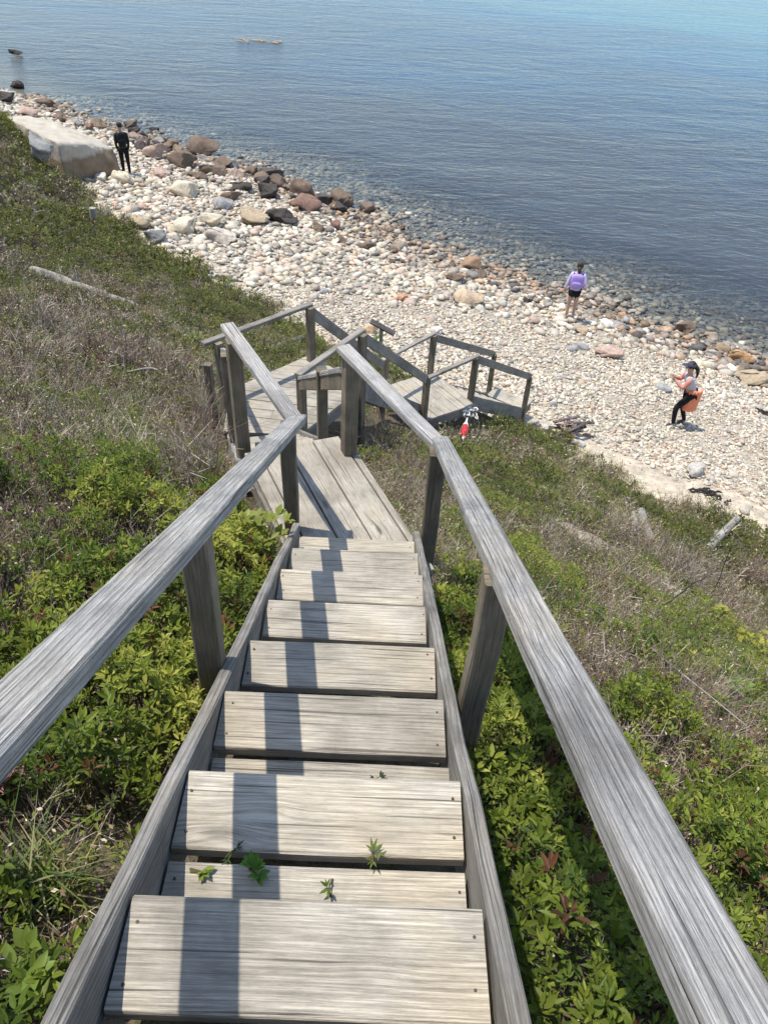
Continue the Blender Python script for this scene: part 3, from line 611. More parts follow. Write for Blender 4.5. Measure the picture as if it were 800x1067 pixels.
GR = np.array([[.10,.15,.035],[.16,.19,.05],[.28,.25,.12],[.34,.29,.17],[.07,.11,.03]])
def blades(P0, az, le, H, w, col, bend):
    n = len(P0); s = np.stack([-np.sin(az), np.cos(az), 0*az], 1); h = np.stack([np.cos(az), np.sin(az), 0*az], 1)
    up = np.array([0, 0, 1.0]); M = P0+up*(H*.55*np.cos(le))[:, None]+h*(H*.55*np.sin(le))[:, None]
    T = P0+up*(H*np.cos(le+bend))[:, None]+h*(H*np.sin(le+bend))[:, None]; w = w[:, None]
    V = np.stack([P0-s*w*.5, P0+s*w*.5, M+s*w*.4, M-s*w*.4, T], 1).reshape(-1, 3); o = (np.arange(n)*5)[:, None]
    return V, o+np.array([[0,1,2,3]]), o+np.array([[3,2,4]])
def grass(name, label, dens, dmin, dmax, k, Hm, wm):
    x, y, g = scatter(dens, dmin, dmax, toe_gap=-.15); m = mix_at(x, y); sd = stair_d(x, y)
    u, v = uv_of(x, y); edge = np.clip(1-(toe_u(v)-u)/.9, 0, 1)*.5
    keep = (rng.random(len(x)) < np.clip(m[:, 2]**1.3+edge+(fbm(x*1.9, y*1.9, 71)-.5)*1.1, .02, 1)) & (sd > .02)
    x, y, g, m = x[keep], y[keep], g[keep], m[keep]; n = len(x)
    P0 = np.stack([np.repeat(x, k)+rng.normal(0, .035, n*k), np.repeat(y, k)+rng.normal(0, .035, n*k), np.repeat(g, k)-.01], 1)
    gi = np.clip((fbm(x*1.4, y*1.4, 81)*5+rng.normal(0, .9, n)).astype(int), 0, 4); C = np.repeat(GR[gi], k, 0)*rng.uniform(.75, 1.25, (n*k, 1))
    V, q, t = blades(P0, rng.uniform(0, 6.28, n*k), np.abs(rng.normal(.1, .3, n*k)), Hm*rng.uniform(.5, 1.25, n*k), wm*rng.uniform(.7, 1.2, n*k), C, rng.uniform(.2, .8, n*k))
    bag = Bag(); bag.add(V, np.repeat(C, 5, 0), q, t); return bag.build(name, M_leaf, label, 'stuff'), n
g1 = grass('wild_grass', 'thin grass and dry stalks between the shrubs beside the upper steps', 90, 0, 4.5, 7, .16, .004)
g2 = grass('beach_grass', 'green and straw coloured grass along the foot of the bluff', 110, 4.5, 14, 8, .20, .008)
g3 = grass('beach_grass', 'sparse grass on the far left bluff', 25, 14, 34, 8, .30, .02)
print('VEG', [r[1] for r in (r1, r2, r3, r4, b1, b2, b3, b4, g1, g2, g3)])
# ------------------------------------------------------------------ stones
def ico(sub):
    bm = bmesh.new(); bmesh.ops.create_icosphere(bm, subdivisions=sub, radius=1.0); bm.verts.ensure_lookup_table()
    V = np.array([v.co[:] for v in bm.verts]); F = np.array([[v.index for v in f.verts] for f in bm.faces]); bm.free(); return V, F
def rock_shape(V, seed, rough=.28, cuts=5):
    r = np.random.default_rng(seed); P = V.copy()
    for k in range(cuts):                                  # flatten a few faces
        n = r.normal(0, 1, 3); n /= np.linalg.norm(n); d = r.uniform(.45, .82); e = P@n-d; P -= np.where(e > 0, e*.95, 0)[:, None]*n
    for f, a in ((1.6, rough*.5), (3.3, rough*.3), (7, rough*.12)):
        w = r.normal(0, f, (3, 3)); ph = r.uniform(0, 6, 3); P += (np.sin(V@w+ph).sum(1)*a*.5)[:, None]*V
    return P/np.abs(P).max(0)
V1, F1 = ico(2); V0, F0 = ico(1)
SH1 = [rock_shape(V1, 100+i, .22, 6) for i in range(10)]; SH0 = [rock_shape(V0, 200+i, .26, 9) for i in range(12)]
DRY = np.array([1.16, 1.13, 1.05])*np.array([[.60,.545,.455],[.50,.46,.395],[.66,.62,.545],[.43,.39,.33],[.56,.45,.355],[.52,.39,.325],[.34,.315,.285],[.62,.54,.41],[.23,.215,.20],[.50,.35,.24]])
DP = np.array([.22,.17,.14,.12,.09,.06,.08,.06,.04,.02])
WET = 1.12*np.array([[.24,.185,.13],[.33,.235,.155],[.16,.135,.11],[.40,.30,.21],[.12,.105,.095],[.45,.38,.29],[.46,.29,.17],[.30,.255,.215]])
def stone_colors(n, u, v):
    wet = np.clip(((u-shore_u(v))+2.3+rng.normal(0, .45, n))/1.6, 0, 1)
    dry = DRY[rng.choice(10, n, p=DP)]; w = WET[rng.integers(0, 8, n)]
    pick = rng.random(n) < wet*.95
    sub_ = u > shore_u(v)+.25; w[sub_] = w[sub_]*.35+.65*np.array([.27,.245,.20])*rng.uniform(.5, 1.7, (sub_.sum(), 1))
    return np.where(pick[:, None], w, dry)*rng.uniform(.8, 1.12, (n, 1))
def stone_field(name, label, dens, dmin, dmax, smin, smax, shapes, faces, umin, umax, power=2.2):
    n = int(dens*dmax*2*dmax); x = rng.uniform(-dmax, dmax, n); y = rng.uniform(0, dmax*1.0, n); r = np.hypot(x, y)
    u, v = uv_of(x, y); k = (r > dmin) & (r < dmax) & (u > toe_u(v)+umin(v)) & (u < shore_u(v)+umax); x, y, u, v = x[k], y[k], u[k], v[k]
    g = ground(x, y); X, Y, z = proj(np.c_[x, y, g]); k = (z > 1) & (X > -420) & (X < 1220) & (Y > -30) & (Y < 760)
    x, y, g, u, v = x[k], y[k], g[k], u[k], v[k]; n = len(x)
    s = smin+(smax-smin)*rng.random(n)**power; s *= .6+.9*fbm(x*.7, y*.7, 91)
    bag = Bag(); col = stone_colors(n, u, v); sh = rng.integers(0, len(shapes), n); nf = len(faces); nv = len(shapes[0])
    for q in range(len(shapes)):
        i = np.where(sh == q)[0]
        if not len(i): continue
        P = shapes[q][None]*np.stack([s[i]*.5, s[i]*.5*rng.uniform(.6, .95, len(i)), s[i]*.5*rng.uniform(.28, .62, len(i))], 1)[:, None]
        a = rng.normal(0, .3, len(i)); c_, s_ = np.cos(a)[:, None], np.sin(a)[:, None]; P = np.stack([P[..., 0], P[..., 1]*c_-P[..., 2]*s_, P[..., 1]*s_+P[..., 2]*c_], 2)
        a = rng.uniform(0, 6.28, len(i)); c_, s_ = np.cos(a)[:, None], np.sin(a)[:, None]; P = np.stack([P[..., 0]*c_-P[..., 1]*s_, P[..., 0]*s_+P[..., 1]*c_, P[..., 2]], 2)
        P = P+np.stack([x[i], y[i], g[i]+s[i]*rng.uniform(.02, .22, len(i))], 1)[:, None]
        bag.add(P.reshape(-1, 3), np.repeat(col[i], nv, 0), (np.arange(len(i))*nv)[:, None, None].repeat(nf, 1).repeat(3, 2).reshape(-1, 3)+np.tile(faces, (len(i), 1)))
    return bag.build(name, M_stone, label, 'stuff', smooth=True), n
edge_r = lambda v: .15+.9*np.clip((v+14)/11, 0, 1)     # a strip of bare sand below the bluff on the right
s1 = stone_field('beach_cobbles', 'pale cobbles and pebbles packed over the near beach', 330, 9, 19, .035, .135, SH0, F0, edge_r, .6, 1.9)
s2 = stone_field('beach_cobbles', 'pale cobbles over the far beach', 85, 19, 46, .07, .35, SH0, F0, lambda v: 0*v+.1, .6, 3.0)
s3 = stone_field('seabed_stones', 'brown stones under the clear shallow water', 60, 9, 46, .08, .32, SH0, F0, lambda v: shore_u(v)-toe_u(v), 6.0, 2.0)
s4 = stone_field('beach_cobbles', 'small pebbles sprinkled on the sand under the bluff', 70, 8, 17, .025, .06, SH0, F0, lambda v: 0*v-.1, -6)
print('STONES', s1[1], s2[1], s3[1], s4[1])
VB, FB = ico(4)
def boulder_shape(seed):
    r = np.random.default_rng(seed); P = VB*(1+.0*VB)
    for k in range(24):
        n = r.normal(0, 1, 3); n /= np.linalg.norm(n); d = r.uniform(.42, .80); e = P@n-d; P = P-np.where(e > 0, e*.97, 0)[:, None]*n
    for f, a in ((2.2, .10), (5, .05), (11, .022), (23, .010)):
        for q in range(2): w = r.normal(0, f, (3, 3)); P = P+(np.sin(VB@w+r.uniform(0, 6, 3)).sum(1)*a*.4)[:, None]*VB
    return P/np.abs(P).max(0)
SHB = [boulder_shape(300+i) for i in range(14)]
STONE_ME = {}
def stone_obj(name, px, py, w, h, col, label, shape, group=None, depth=1.0, sink=.2, cat='boulder', yaw=None, c=None):
    """stone whose picture is about w by h pixels, resting on the terrain at the ray through its foot"""
    P = hit(px, py+h*.30) if c is None else at(px, py+h*.3, c); z = (P-CAM)@Fv; W = w*1.12*z/FPX; Hh = h*z/FPX*1.05
    V = SHB[shape % 14]*np.array([W/2, W/2*.8*depth, Hh/2*1.0]); a = rng.uniform(-.5, .5) if yaw is None else yaw
    c, s = math.cos(a), math.sin(a); V = np.c_[V[:, 0]*c-V[:, 1]*s, V[:, 0]*s+V[:, 1]*c, V[:, 2]]
    colr = np.tile([col], (len(V), 1))*(1+.10*np.sin(V@np.array([3., 5, 9])/max(W, .2)))[:, None]
    me = raw_mesh(name, V, [FB], colr, True)
    o = obj(name, me, M_stone, None, (P[0], P[1]+W*.1, P[2]+Hh*(.5-sink)))
    return tag(o, label, cat, group)
BR, DK, RD, TN, CR, GY, OR, PK = (.18,.13,.092), (.07,.06,.052), (.22,.135,.10), (.42,.33,.22), (.62,.54,.40), (.34,.33,.31), (.50,.29,.14), (.46,.33,.26)
bl = [(17,55,13,6,DK,'small dark rock breaking the water at the far left edge'),(19,89,13,11,DK,'dark pointed rock in the shallows at the far left'),(6,103,20,12,DK,'dark boulder on the left picture edge above the pale slab'),
 (45,108,22,8,BR,'flat brown rock at the waterline behind the pale slab'),(30,118,22,10,PK,'pinkish brown rock behind the upper end of the pale slab'),(62,124,18,9,BR,'brown rock just behind the middle of the pale slab'),(93,134,12,10,RD,'small dark red rock left of the person in black'),
 (78,128,16,9,GY,'grey rock behind the pale slab near its right end'),(45,158,24,32,GY,'upright grey lichen covered boulder leaning against the pale slab'),(161,160,24,17,PK,'pink boulder right of the person in black'),(191,168,32,20,BR,'brown cracked boulder left of the biggest shore boulder'),
 (212,156,32,22,BR,'big brown boulder standing highest at the waterline'),(147,152,16,9,GY,'low grey rock at the feet of the person in black'),(140,137,14,8,DK,'dark rock at the waterline right of the person in black'),(220,178,26,13,BR,'flat brown rock below the biggest shore boulder'),(250,195,24,12,DK,'dark wet rock in the middle of the shore boulder line'),
 (278,201,25,17,DK,'dark upright boulder left of the twin brown boulders'),(314,200,29,22,BR,'rounded brown boulder beside the long reddish one'),(320,214,36,17,RD,'long reddish boulder leaning seaward'),(356,209,30,19,BR,'brown boulder standing in the water apart from the others'),(349,236,13,12,RD,'small reddish brown boulder on the water edge'),
 (288,226,30,20,DK,'dark grey brown boulder below the long reddish one'),(264,229,32,18,TN,'tan brown boulder in front of the dark ones'),(240,206,20,12,BR,'brown rock above the grey round one'),(193,199,32,19,CR,'cream coloured rounded boulder in the middle of the upper beach'),(232,214,21,14,GY,'round grey boulder right of the cream one'),
 (190,238,32,21,CR,'big cream boulder near the edge of the scrub'),(220,230,26,16,CR,'pale cream boulder right of the big cream one'),(231,247,32,18,(.55,.48,.40),'pale pinkish flat boulder below the cream ones'),(146,232,28,16,TN,'tan boulder half hidden by the scrub'),(161,249,24,15,(.20,.20,.19),'dark grey angular boulder at the scrub edge'),
 (127,188,26,16,CR,'cream boulder in front of the pale slab'),(80,182,18,11,GY,'pale grey boulder under the slab'),(168,183,22,13,PK,'pinkish boulder above the cream one'),(104,186,18,10,(.55,.52,.45),'pale rounded rock under the right end of the slab'),(205,184,22,11,BR,'brown low rock in the shore boulder line'),
 (300,232,22,12,DK,'dark flat rock at the water edge left of the small reddish boulder'),(380,258,20,10,BR,'brown rock on the wet shore right of the boulder line'),(492,276,26,17,(.34,.22,.14),'rusty brown boulder on the waterline left of the girl in lilac'),(487,313,30,17,(.50,.38,.26),'flat tan boulder in the middle of the beach'),(419,311,15,10,(.48,.27,.17),'small orange stone on the middle beach'),
 (473,290,20,11,BR,'brown stone just below the rusty boulder'),(771,372,24,15,OR,'bright orange boulder near the right picture edge'),(782,394,36,16,TN,'big flat tan boulder at the right picture edge'),(712,343,22,14,BR,'brown boulder in the wet stones right of the girl in lilac'),(723,364,15,11,(.16,.16,.15),'round dark grey stone left of the orange boulder'),
 (752,364,19,10,(.30,.22,.14),'brown stone between the grey and the orange ones'),(632,339,18,10,(.72,.68,.60),'white flat stone right of the girl in lilac'),(633,369,26,11,PK,'pinkish flat stone on the middle right beach'),(738,350,16,9,(.33,.26,.19),'brown stone at the waterline above the orange boulder'),(603,344,18,9,TN,'tan stone by the feet of the girl in lilac'),
 (725,492,25,13,(.45,.42,.37),'broad flat grey stone above the dark seaweed'),(386,344,16,14,(.62,.44,.28),'tan orange stone behind the corner of the handrails'),(690,405,16,8,GY,'grey stone left of the bending person with the orange jacket'),(455,345,16,9,(.55,.52,.47),'grey white stone above the lower landing')]
for i, b in enumerate(bl): stone_obj(c=7.55 if b[0] == 45 and b[1] == 158 else (9.74 if b[1] == 55 else None), name='boulder' if b[2]*b[3] > 260 else 'rock', px=b[0], py=b[1], w=b[2], h=b[3], col=b[4], label=b[5], shape=i*5, cat='boulder' if b[2]*b[3] > 260 else 'rock')
CK = [((.60,.54,.44),'cream'),((.48,.45,.40),'light grey'),((.54,.43,.35),'pinkish'),((.36,.35,.34),'dark grey'),((.45,.34,.24),'brown')]
WZ = ['at the waterline', 'on the dry middle beach', 'on the upper beach below the bluff']
cob_me = {}
for c in range(5):
    for s in range(4):
        V = SH1[(c*4+s) % 10]*np.array([.5, .38, .27]); cob_me[c, s] = raw_mesh('cobble', V, [F1], np.tile([CK[c][0]], (len(V), 1))*rng.uniform(.85, 1.1), True); cob_me[c, s].materials.append(M_stone)
cnt = 0
while cnt < 180:
    px, py = rng.uniform(-5, 805), rng.uniform(150, 540); P = hit(px, py); u, v = uv_of(P[0], P[1]); tu, su = float(toe_u(v)), float(shore_u(v)); u = float(u)
    if u < tu+.3 or u > su+.2: continue
    X, Y, z = proj(P); t = (u-tu)/(su-tu); far = float(z)
    if far < 13 and t < .25 and rng.random() < .5: continue
    ci = int(rng.choice([4, 4, 3, 2, 1])) if t > .8 else int(rng.choice(5, p=[.42,.26,.16,.1,.06]))
    S = (rng.uniform(.14, .26) if far < 19 else rng.uniform(.24, .42)); o = bpy.data.objects.new('cobble', cob_me[ci, int(rng.integers(4))]); COL.objects.link(o)
    o.location = (P[0], P[1], P[2]+S*.12); o.scale = (S*rng.uniform(.8, 1.3), S*rng.uniform(.8, 1.2), S*rng.uniform(.8, 1.3)); o.rotation_euler = (rng.normal(0, .2), rng.normal(0, .2), rng.uniform(0, 6.3))
    w = WZ[0 if t > .8 else (1 if t > .35 else 2)]; tag(o, f'{CK[ci][1]} fist to head sized cobble {w}', 'cobble', f'{CK[ci][1]} cobbles {w}'); cnt += 1
# more rocks in the dark line along the left waterline
RK = [((.17,.125,.09),'brown'),((.085,.07,.06),'dark'),((.38,.28,.22),'pinkish'),((.30,.28,.25),'grey'),((.25,.18,.12),'rusty')]
cnt = 0
while cnt < 60:
    v = rng.uniform(-36, -11); u = float(shore_u(v))+rng.normal(-.9, 1.0); x, y = xy_of(u, v); g = float(ground(x, y)[0]); px, py, z = proj((x, y, g))
    if not (-10 < px < 560 and 90 < py < 330): continue
    ci = int(rng.choice(5, p=[.32,.24,.15,.17,.12])); S = rng.uniform(.35, 1.1)*(.55 if v > -18 else 1.0); V = SHB[int(rng.integers(14))]*np.array([S/2, S*.4, S*.28])
    o = obj('rock', raw_mesh('rock', V, [FB], np.tile([RK[ci][0]], (len(V), 1))*rng.uniform(.8, 1.2), True), M_stone, None, (x, y, g+S*.10)); o.rotation_euler = (rng.normal(0, .2), rng.normal(0, .2), rng.uniform(0, 6.3))
    w = 'wet ' if u > float(shore_u(v))-.4 else ''; tag(o, f'{w}{RK[ci][1]} angular rock among the shore rocks on the left', 'rock', f'{w}{RK[ci][1]} shore rocks'); cnt += 1
# the great pale slab beside the person in black
def slab():
    z = 1.0; B = lambda px, py, zz: at(px, py, CZ-zz)
    top = [B(1,119,2.55), B(30,120,2.5), B(62,128,2.4), B(96,141,2.15), B(121,153,1.95), B(103,150,2.15), B(60,148,2.45), B(40,139,2.5), B(20,128,2.6)]
    top = np.array(top); cx = top.mean(0); bm = bmesh.new(); n = len(top); rings = []
    for (k, dz, zb) in ((.0, .05, None), (.5, .04, None), (.94, .0, None), (.99, -.04, None), (1.0, -.14, None), (1.03, 0, .55), (1.0, 0, .25), (.92, 0, .0)):
        ring = []
        for i in range(n):
            for q in range(6):                                   # six steps along every side, corners a little rounded
                a, b = top[i], top[(i+1) % n]; t = q/6; p = a+(b-a)*t; w = cx+(p-cx)*k; z = (w[2]+dz) if zb is None else .55+(w[2]-.20-.55)*zb
                ring.append(bm.verts.new((w[0], w[1], z)))
        rings.append(ring)
    m = len(rings[0])
    for r in range(len(rings)-1):
        for i in range(m): bm.faces.new((rings[r][i], rings[r][(i+1) % m], rings[r+1][(i+1) % m], rings[r+1][i]))
    bmesh.ops.remove_doubles(bm, verts=bm.verts, dist=.001); bm.faces.new(rings[-1][::-1]) if all(v.is_valid for v in rings[-1]) else None
    bmesh.ops.recalc_face_normals(bm, faces=bm.faces); bmesh.ops.subdivide_edges(bm, edges=bm.edges, cuts=2, use_grid_fill=True)
    for v in bm.verts:
        c = v.co; k1 = fbm(np.array([c.x*.8+c.z*.7]), np.array([c.y*.8+c.z*1.1]), 3)[0]-.5; k2 = fbm(np.array([c.x*2.7+c.z*2]), np.array([c.y*2.7-c.z*2.2]), 4)[0]-.5
        d = Vector((c.x-cx[0], c.y-cx[1], 0)).normalized(); v.co = c+d*(k1*.34+k2*.24)+Vector((0, 0, k1*.14+k2*.10))
    me = bpy.data.meshes.new('slab_boulder'); bm.to_mesh(me); bm.free(); me.polygons.foreach_set('use_smooth', [True]*len(me.polygons)); return me
def slab_mat():
    m, nt, out = new_mat('slab_granite'); L = nt.links.new; ge = N(nt, 'ShaderNodeNewGeometry'); sp = N(nt, 'ShaderNodeSeparateXYZ'); L(ge.outputs['Position'], sp.inputs[0])
    n = N(nt, 'ShaderNodeTexNoise', i_Scale=2.2, i_Detail=9.0, i_Roughness=.65); L(ge.outputs['Position'], n.inputs['Vector'])
    top = ramp(nt, [(.25,(.34,.29,.215)),(.5,(.49,.435,.345)),(.75,(.57,.525,.445))]); low = ramp(nt, [(.25,(.15,.105,.065)),(.5,(.25,.185,.12)),(.75,(.34,.26,.18))]); L(n.outputs[0], top.inputs[0]); L(n.outputs[0], low.inputs[0])  # low: brown stain plus the front face's shade, both put into the colour
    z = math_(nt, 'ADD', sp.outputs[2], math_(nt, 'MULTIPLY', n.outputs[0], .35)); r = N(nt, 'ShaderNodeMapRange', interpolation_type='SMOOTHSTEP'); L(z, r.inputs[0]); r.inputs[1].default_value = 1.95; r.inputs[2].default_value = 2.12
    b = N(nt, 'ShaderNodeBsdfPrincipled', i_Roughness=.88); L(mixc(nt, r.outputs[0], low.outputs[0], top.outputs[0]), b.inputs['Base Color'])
    n2 = N(nt, 'ShaderNodeTexNoise', i_Scale=7.0, i_Detail=8.0, i_Roughness=.7); L(ge.outputs['Position'], n2.inputs['Vector']); bp = N(nt, 'ShaderNodeBump', i_Strength=.7, i_Distance=.06); L(n2.outputs[0], bp.inputs['Height']); L(bp.outputs[0], b.inputs['Normal']); L(b.outputs[0], out.inputs[0]); return m
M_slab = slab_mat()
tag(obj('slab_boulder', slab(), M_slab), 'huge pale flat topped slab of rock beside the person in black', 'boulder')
# ------------------------------------------------------------------ driftwood, buoy, seaweed, single plants
def log(name, pa, pb, ra, rb, label, cat='driftwood', mat=None, lift=.7, bend=.018, za=0, zb=0, knots=1):
    A, B = hit(*pa), hit(*pb); A = A+np.array([0, 0, ra*lift+za]); B = B+np.array([0, 0, rb*lift+zb]); n = 14; pts, rad = [], []
    ph = rng.uniform(0, 6, 4); L = np.linalg.norm(B-A)
    for k in range(n+1):
        t = k/n; p = A+(B-A)*t; p = p+np.array([math.sin(t*5+ph[0]), math.sin(t*4+ph[1]), .5*math.sin(t*6+ph[2])])*bend*L*.25
        pts.append(p); rad.append((ra+(rb-ra)*t)*(1+.06*math.sin(t*17+ph[3])+rng.normal(0, .02)))
    rad[0] *= .92; rad[-1] *= .85
    b = MB(); b.tube(pts, rad, 12)
    V = np.array(b.v); V += (rng.normal(0, .025, V.shape)*np.repeat(rad, 12)[:, None]); b.v = list(V)
    o = b.build(name, mat or M_drift, smooth=False, org=tuple(A)); o.modifiers.new('Soft', 'SUBSURF').render_levels = 1
    tag(o, label, cat)
    for q in range(knots):                       # broken branch stubs
        i = int(rng.integers(3, n-3)); d = rng.normal(0, 1, 3); d[2] = abs(d[2])+.4; d /= np.linalg.norm(d)
        s = MB(); s.tube([pts[i]-A, pts[i]-A+d*rad[i]*1.6, pts[i]-A+d*rad[i]*2.6], [rad[i]*.35, rad[i]*.28, rad[i]*.1], 7); s.build('branch_stub', mat or M_drift, o, org=(0, 0, 0))
    return o
_ob = MB.build
log('driftwood_log', (34, 291), (148, 327), .13, .07, 'long pale driftwood log lying in the dry brush on the left slope', za=.12, zb=.08, bend=.05)
log('driftwood_log', (280, 369), (322, 352), .10, .08, 'pale log lying in the scrub behind the middle landing')
log('driftwood_log', (657, 541), (659, 568), .05, .045, 'thin pale log standing beside the thicker one below the sand patch', za=.1, zb=.2)
log('driftwood_log', (665, 538), (672, 574), .085, .075, 'thick pale driftwood log half buried in the grass, pointing at the beach', za=.06, zb=.16)
log('driftwood_log', (767, 545), (731, 580), .06, .075, 'split pale driftwood log leaning near the bare dark sapling', za=.08, zb=.10, knots=2)
log('driftwood_log', (748, 552), (722, 590), .04, .03, 'weathered splinter of wood under the split log', knots=0)
log('driftwood_log', (582, 534), (618, 541), .05, .04, 'small grey log lying above the bare sand patch', knots=0)
log('driftwood_log', (636, 574), (664, 582), .05, .04, 'pale rotten log end below the upright logs', knots=0)
log('driftwood_stick', (118, 398), (162, 410), .02, .012, 'pale curved stick in the dry brush on the left slope', bend=.5, knots=0, za=.15, zb=.3)
log('driftwood_stick', (650, 690), (755, 792), .005, .003, 'long straw coloured stalk lying across the brush on the right', knots=0, za=.28, zb=.28)
P = hit(100, 240); b = MB(); b.tube([P-(0, 0, .1), P+(0, .02, .25), P+(.03, .02, .62)], [.11, .10, .09], 9); tag(b.build('stake', M_drift, org=tuple(P)), 'short pale stake standing in the scrub on the far left slope', 'stake')
P = hit(104, 276); stone_obj('rock', 104, 272, 12, 8, (.62,.60,.56), 'small white stone in the scrub above the long driftwood log', 3, cat='rock')
# sand blow-outs between the grass, part of the ground
for k, (P, r) in enumerate(SANDW):
    a = np.linspace(0, 2*np.pi, 40, endpoint=False); V = [[P[0], P[1]]]
    for q in (.5, 1.0): V += [[P[0]+r*q*1.3*(1+.25*math.sin(3*t+k)+.12*math.sin(7*t+k*2))*math.cos(t), P[1]+r*q*.95*(1+.25*math.sin(3*t+k)+.12*math.sin(7*t+k*2))*math.sin(t)] for t in a]
    V = np.array(V); V = np.c_[V, ground(V[:, 0], V[:, 1])+np.r_[.03, np.full(40, .026), np.full(40, -.03)]]
    T = np.array([[0, 1+i, 1+(i+1) % 40] for i in range(40)]); Q = np.array([[1+i, 41+i, 41+(i+1) % 40, 1+(i+1) % 40] for i in range(40)])
    tag(obj('sand_patch', raw_mesh('sand_patch', V, [T, Q], smooth=True), M_sand), kind='structure')
# bare twiggy bushes one can tell apart
def twig_bush(P, H, spread, n, label, r=.004, tone=1.0):
    P = np.array(P, float); bag = Bag(); az = rng.uniform(0, 6.28, n); le = np.abs(rng.normal(0, .5, n)); d = np.stack([np.cos(az)*np.sin(le), np.sin(az)*np.sin(le), np.cos(le)], 1)
    P0 = np.c_[rng.normal(0, spread*.35, n), rng.normal(0, spread*.35, n), np.full(n, -.05)]; L = H*rng.uniform(.6, 1.15, n); P1 = P0+d*L[:, None]; C = TW[rng.integers(0, 5, n)]*tone
    V, q = sticks(P0, P1, r*rng.uniform(.6, 1.3, n)); bag.add(V, np.repeat(C, 6, 0), q)
    for s in range(7):
        A = P0+(P1-P0)*rng.uniform(.25, .95, n)[:, None]; e = d+rng.normal(0, .6, (n, 3)); e /= np.linalg.norm(e, axis=1, keepdims=True); V, q = sticks(A, A+e*(L*rng.uniform(.15, .5, n))[:, None], np.full(n, r*.55)); bag.add(V, np.repeat(C*rng.uniform(.8, 1.2, (n, 1)), 6, 0), q)
    V = np.concatenate(bag.V); o = obj('twiggy_bush', raw_mesh('twiggy_bush', V, [np.concatenate(bag.F[4])], np.concatenate(bag.C)), M_twig, None, tuple(P)); return tag(o, label, 'bush')
twig_bush((-1.12, 3.72, gz(-1.12, 3.72)), .50, .26, 70, 'bare pinkish grey bush crowding the left post of the upper landing', tone=1.15)
twig_bush((-1.95, 6.95, gz(-1.95, 6.95)), .7, .35, 60, 'bare grey bush left of the sawn off stub post')
twig_bush(hit(398, 470), .55, .35, 60, 'bare grey bush right of the upper landing behind the handrail')
twig_bush(hit(425, 520), .42, .30, 50, 'bare grey brush under the right handrail beside the landing boards')
twig_bush(hit(60, 365), .75, .7, 80, 'big bare grey bush at the left edge below the long driftwood log', .006)
twig_bush(hit(140, 395), .7, .7, 80, 'big bare grey bush right of the left edge one', .006)
twig_bush(hit(700, 615), .55, .45, 60, 'bare grey bush in front of the split driftwood log')
twig_bush(hit(780, 610), .55, .4, 50, 'bare grey bush at the right picture edge below the sand')
# lobster buoy with its stick, a heap of pale rope beside it
P = hit(482, 462)+np.array([0, 0, .26]); d = at(489, 437, 7.0)-at(476, 476, 6.6); d = np.array([.10, .55, .04]); d /= np.linalg.norm(d)
buoy = empty('lobster_buoy', tuple(P), 'red and white lobster buoy on a stick lying in the shrubs beside the lower stairs', 'buoy')
M_red = flat('buoy_red', (.55,.035,.04), .5); M_wht = flat('white_paint', (.80,.78,.74), .6); M_rope = flat('rope', (.72,.70,.64), .9)
b = MB(); b.tube([P+d*t for t in (-.16,-.13,-.05,.05,.11,.14)], [.026,.055,.064,.062,.042,.022], 14); b.build('float', M_red, buoy, smooth=True)
b = MB(); b.tube([P-d*.42, P-d*.16, P+d*.14, P+d*.34], [.018, .020, .020, .017], 9); b.build('spindle', M_wht, buoy)
b = MB(); b.tube([P+d*.12, P+d*.16, P+d*.20], [.044, .042, .026], 12); b.build('band', M_wht, buoy)
Q = P+d*.42+np.array([.02, 0, .06]); b = MB()
for k in range(7):
    c = Q+rng.normal(0, .05, 3); w = rng.normal(0, 1, 3); pts = [c+np.array([math.cos(t+k), math.sin(t*1.3+k*2), .45*math.sin(t*2+k)])*(.03+.05*rng.random()) for t in np.linspace(0, 5.5, 16)]; b.tube(pts, .013, 6)
tag(b.build('rope_tangle', M_rope, smooth=True, org=tuple(Q)), 'tangle of white rope caught in the shrubs next to the red buoy', 'rope')
for k, (px, py) in enumerate(((468, 440), (466, 446), (471, 448))):
    q = hit(px, py)+np.array([0, 0, .2]); b = MB(); b.tube([q, q+np.array([.06, .03, .02])], [.03, .02], 8)
    tag(b.build('shell', M_rope, org=tuple(q)), 'small white scrap lying left of the rope tangle', 'scrap', 'white scraps by the rope')
# seaweed
M_weed = flat('black_seaweed', (.030,.026,.022), .6); 
def seaweed(px, py, ln, ang, n, label, r=.018):
    P = hit(px, py)+np.array([0, 0, .07]); b = MB()
    for k in range(n):
        a = ang+rng.normal(0, .35); s = P+np.array([math.cos(a), math.sin(a), 0])*rng.uniform(-.5, .5)*ln+rng.normal(0, .03, 3)*np.array([1, 1, .2]); pts = []
        for t in np.linspace(-.5, .5, 7): pts.append(s+np.array([math.cos(a)*t, math.sin(a)*t, .03*math.sin(t*7+k)])*ln*.6+rng.normal(0, .012, 3))
        b.tube(pts, [r*.4, r, r*1.3, r, r*1.2, r, r*.3], 6)
    tag(b.build('seaweed', M_weed, org=tuple(P)), label, 'seaweed')
seaweed(729, 513, .45, -.25, 8, 'black strip of dried seaweed on the sand at the foot of the bluff')
seaweed(744, 521, .25, -.6, 4, 'shorter black seaweed scrap just right of the long strip')
seaweed(795, 432, .5, -.5, 5, 'black kelp strand at the right picture edge')
seaweed(757, 526, .12, .2, 3, 'tiny black seaweed scrap closest to the sandy edge', .012)
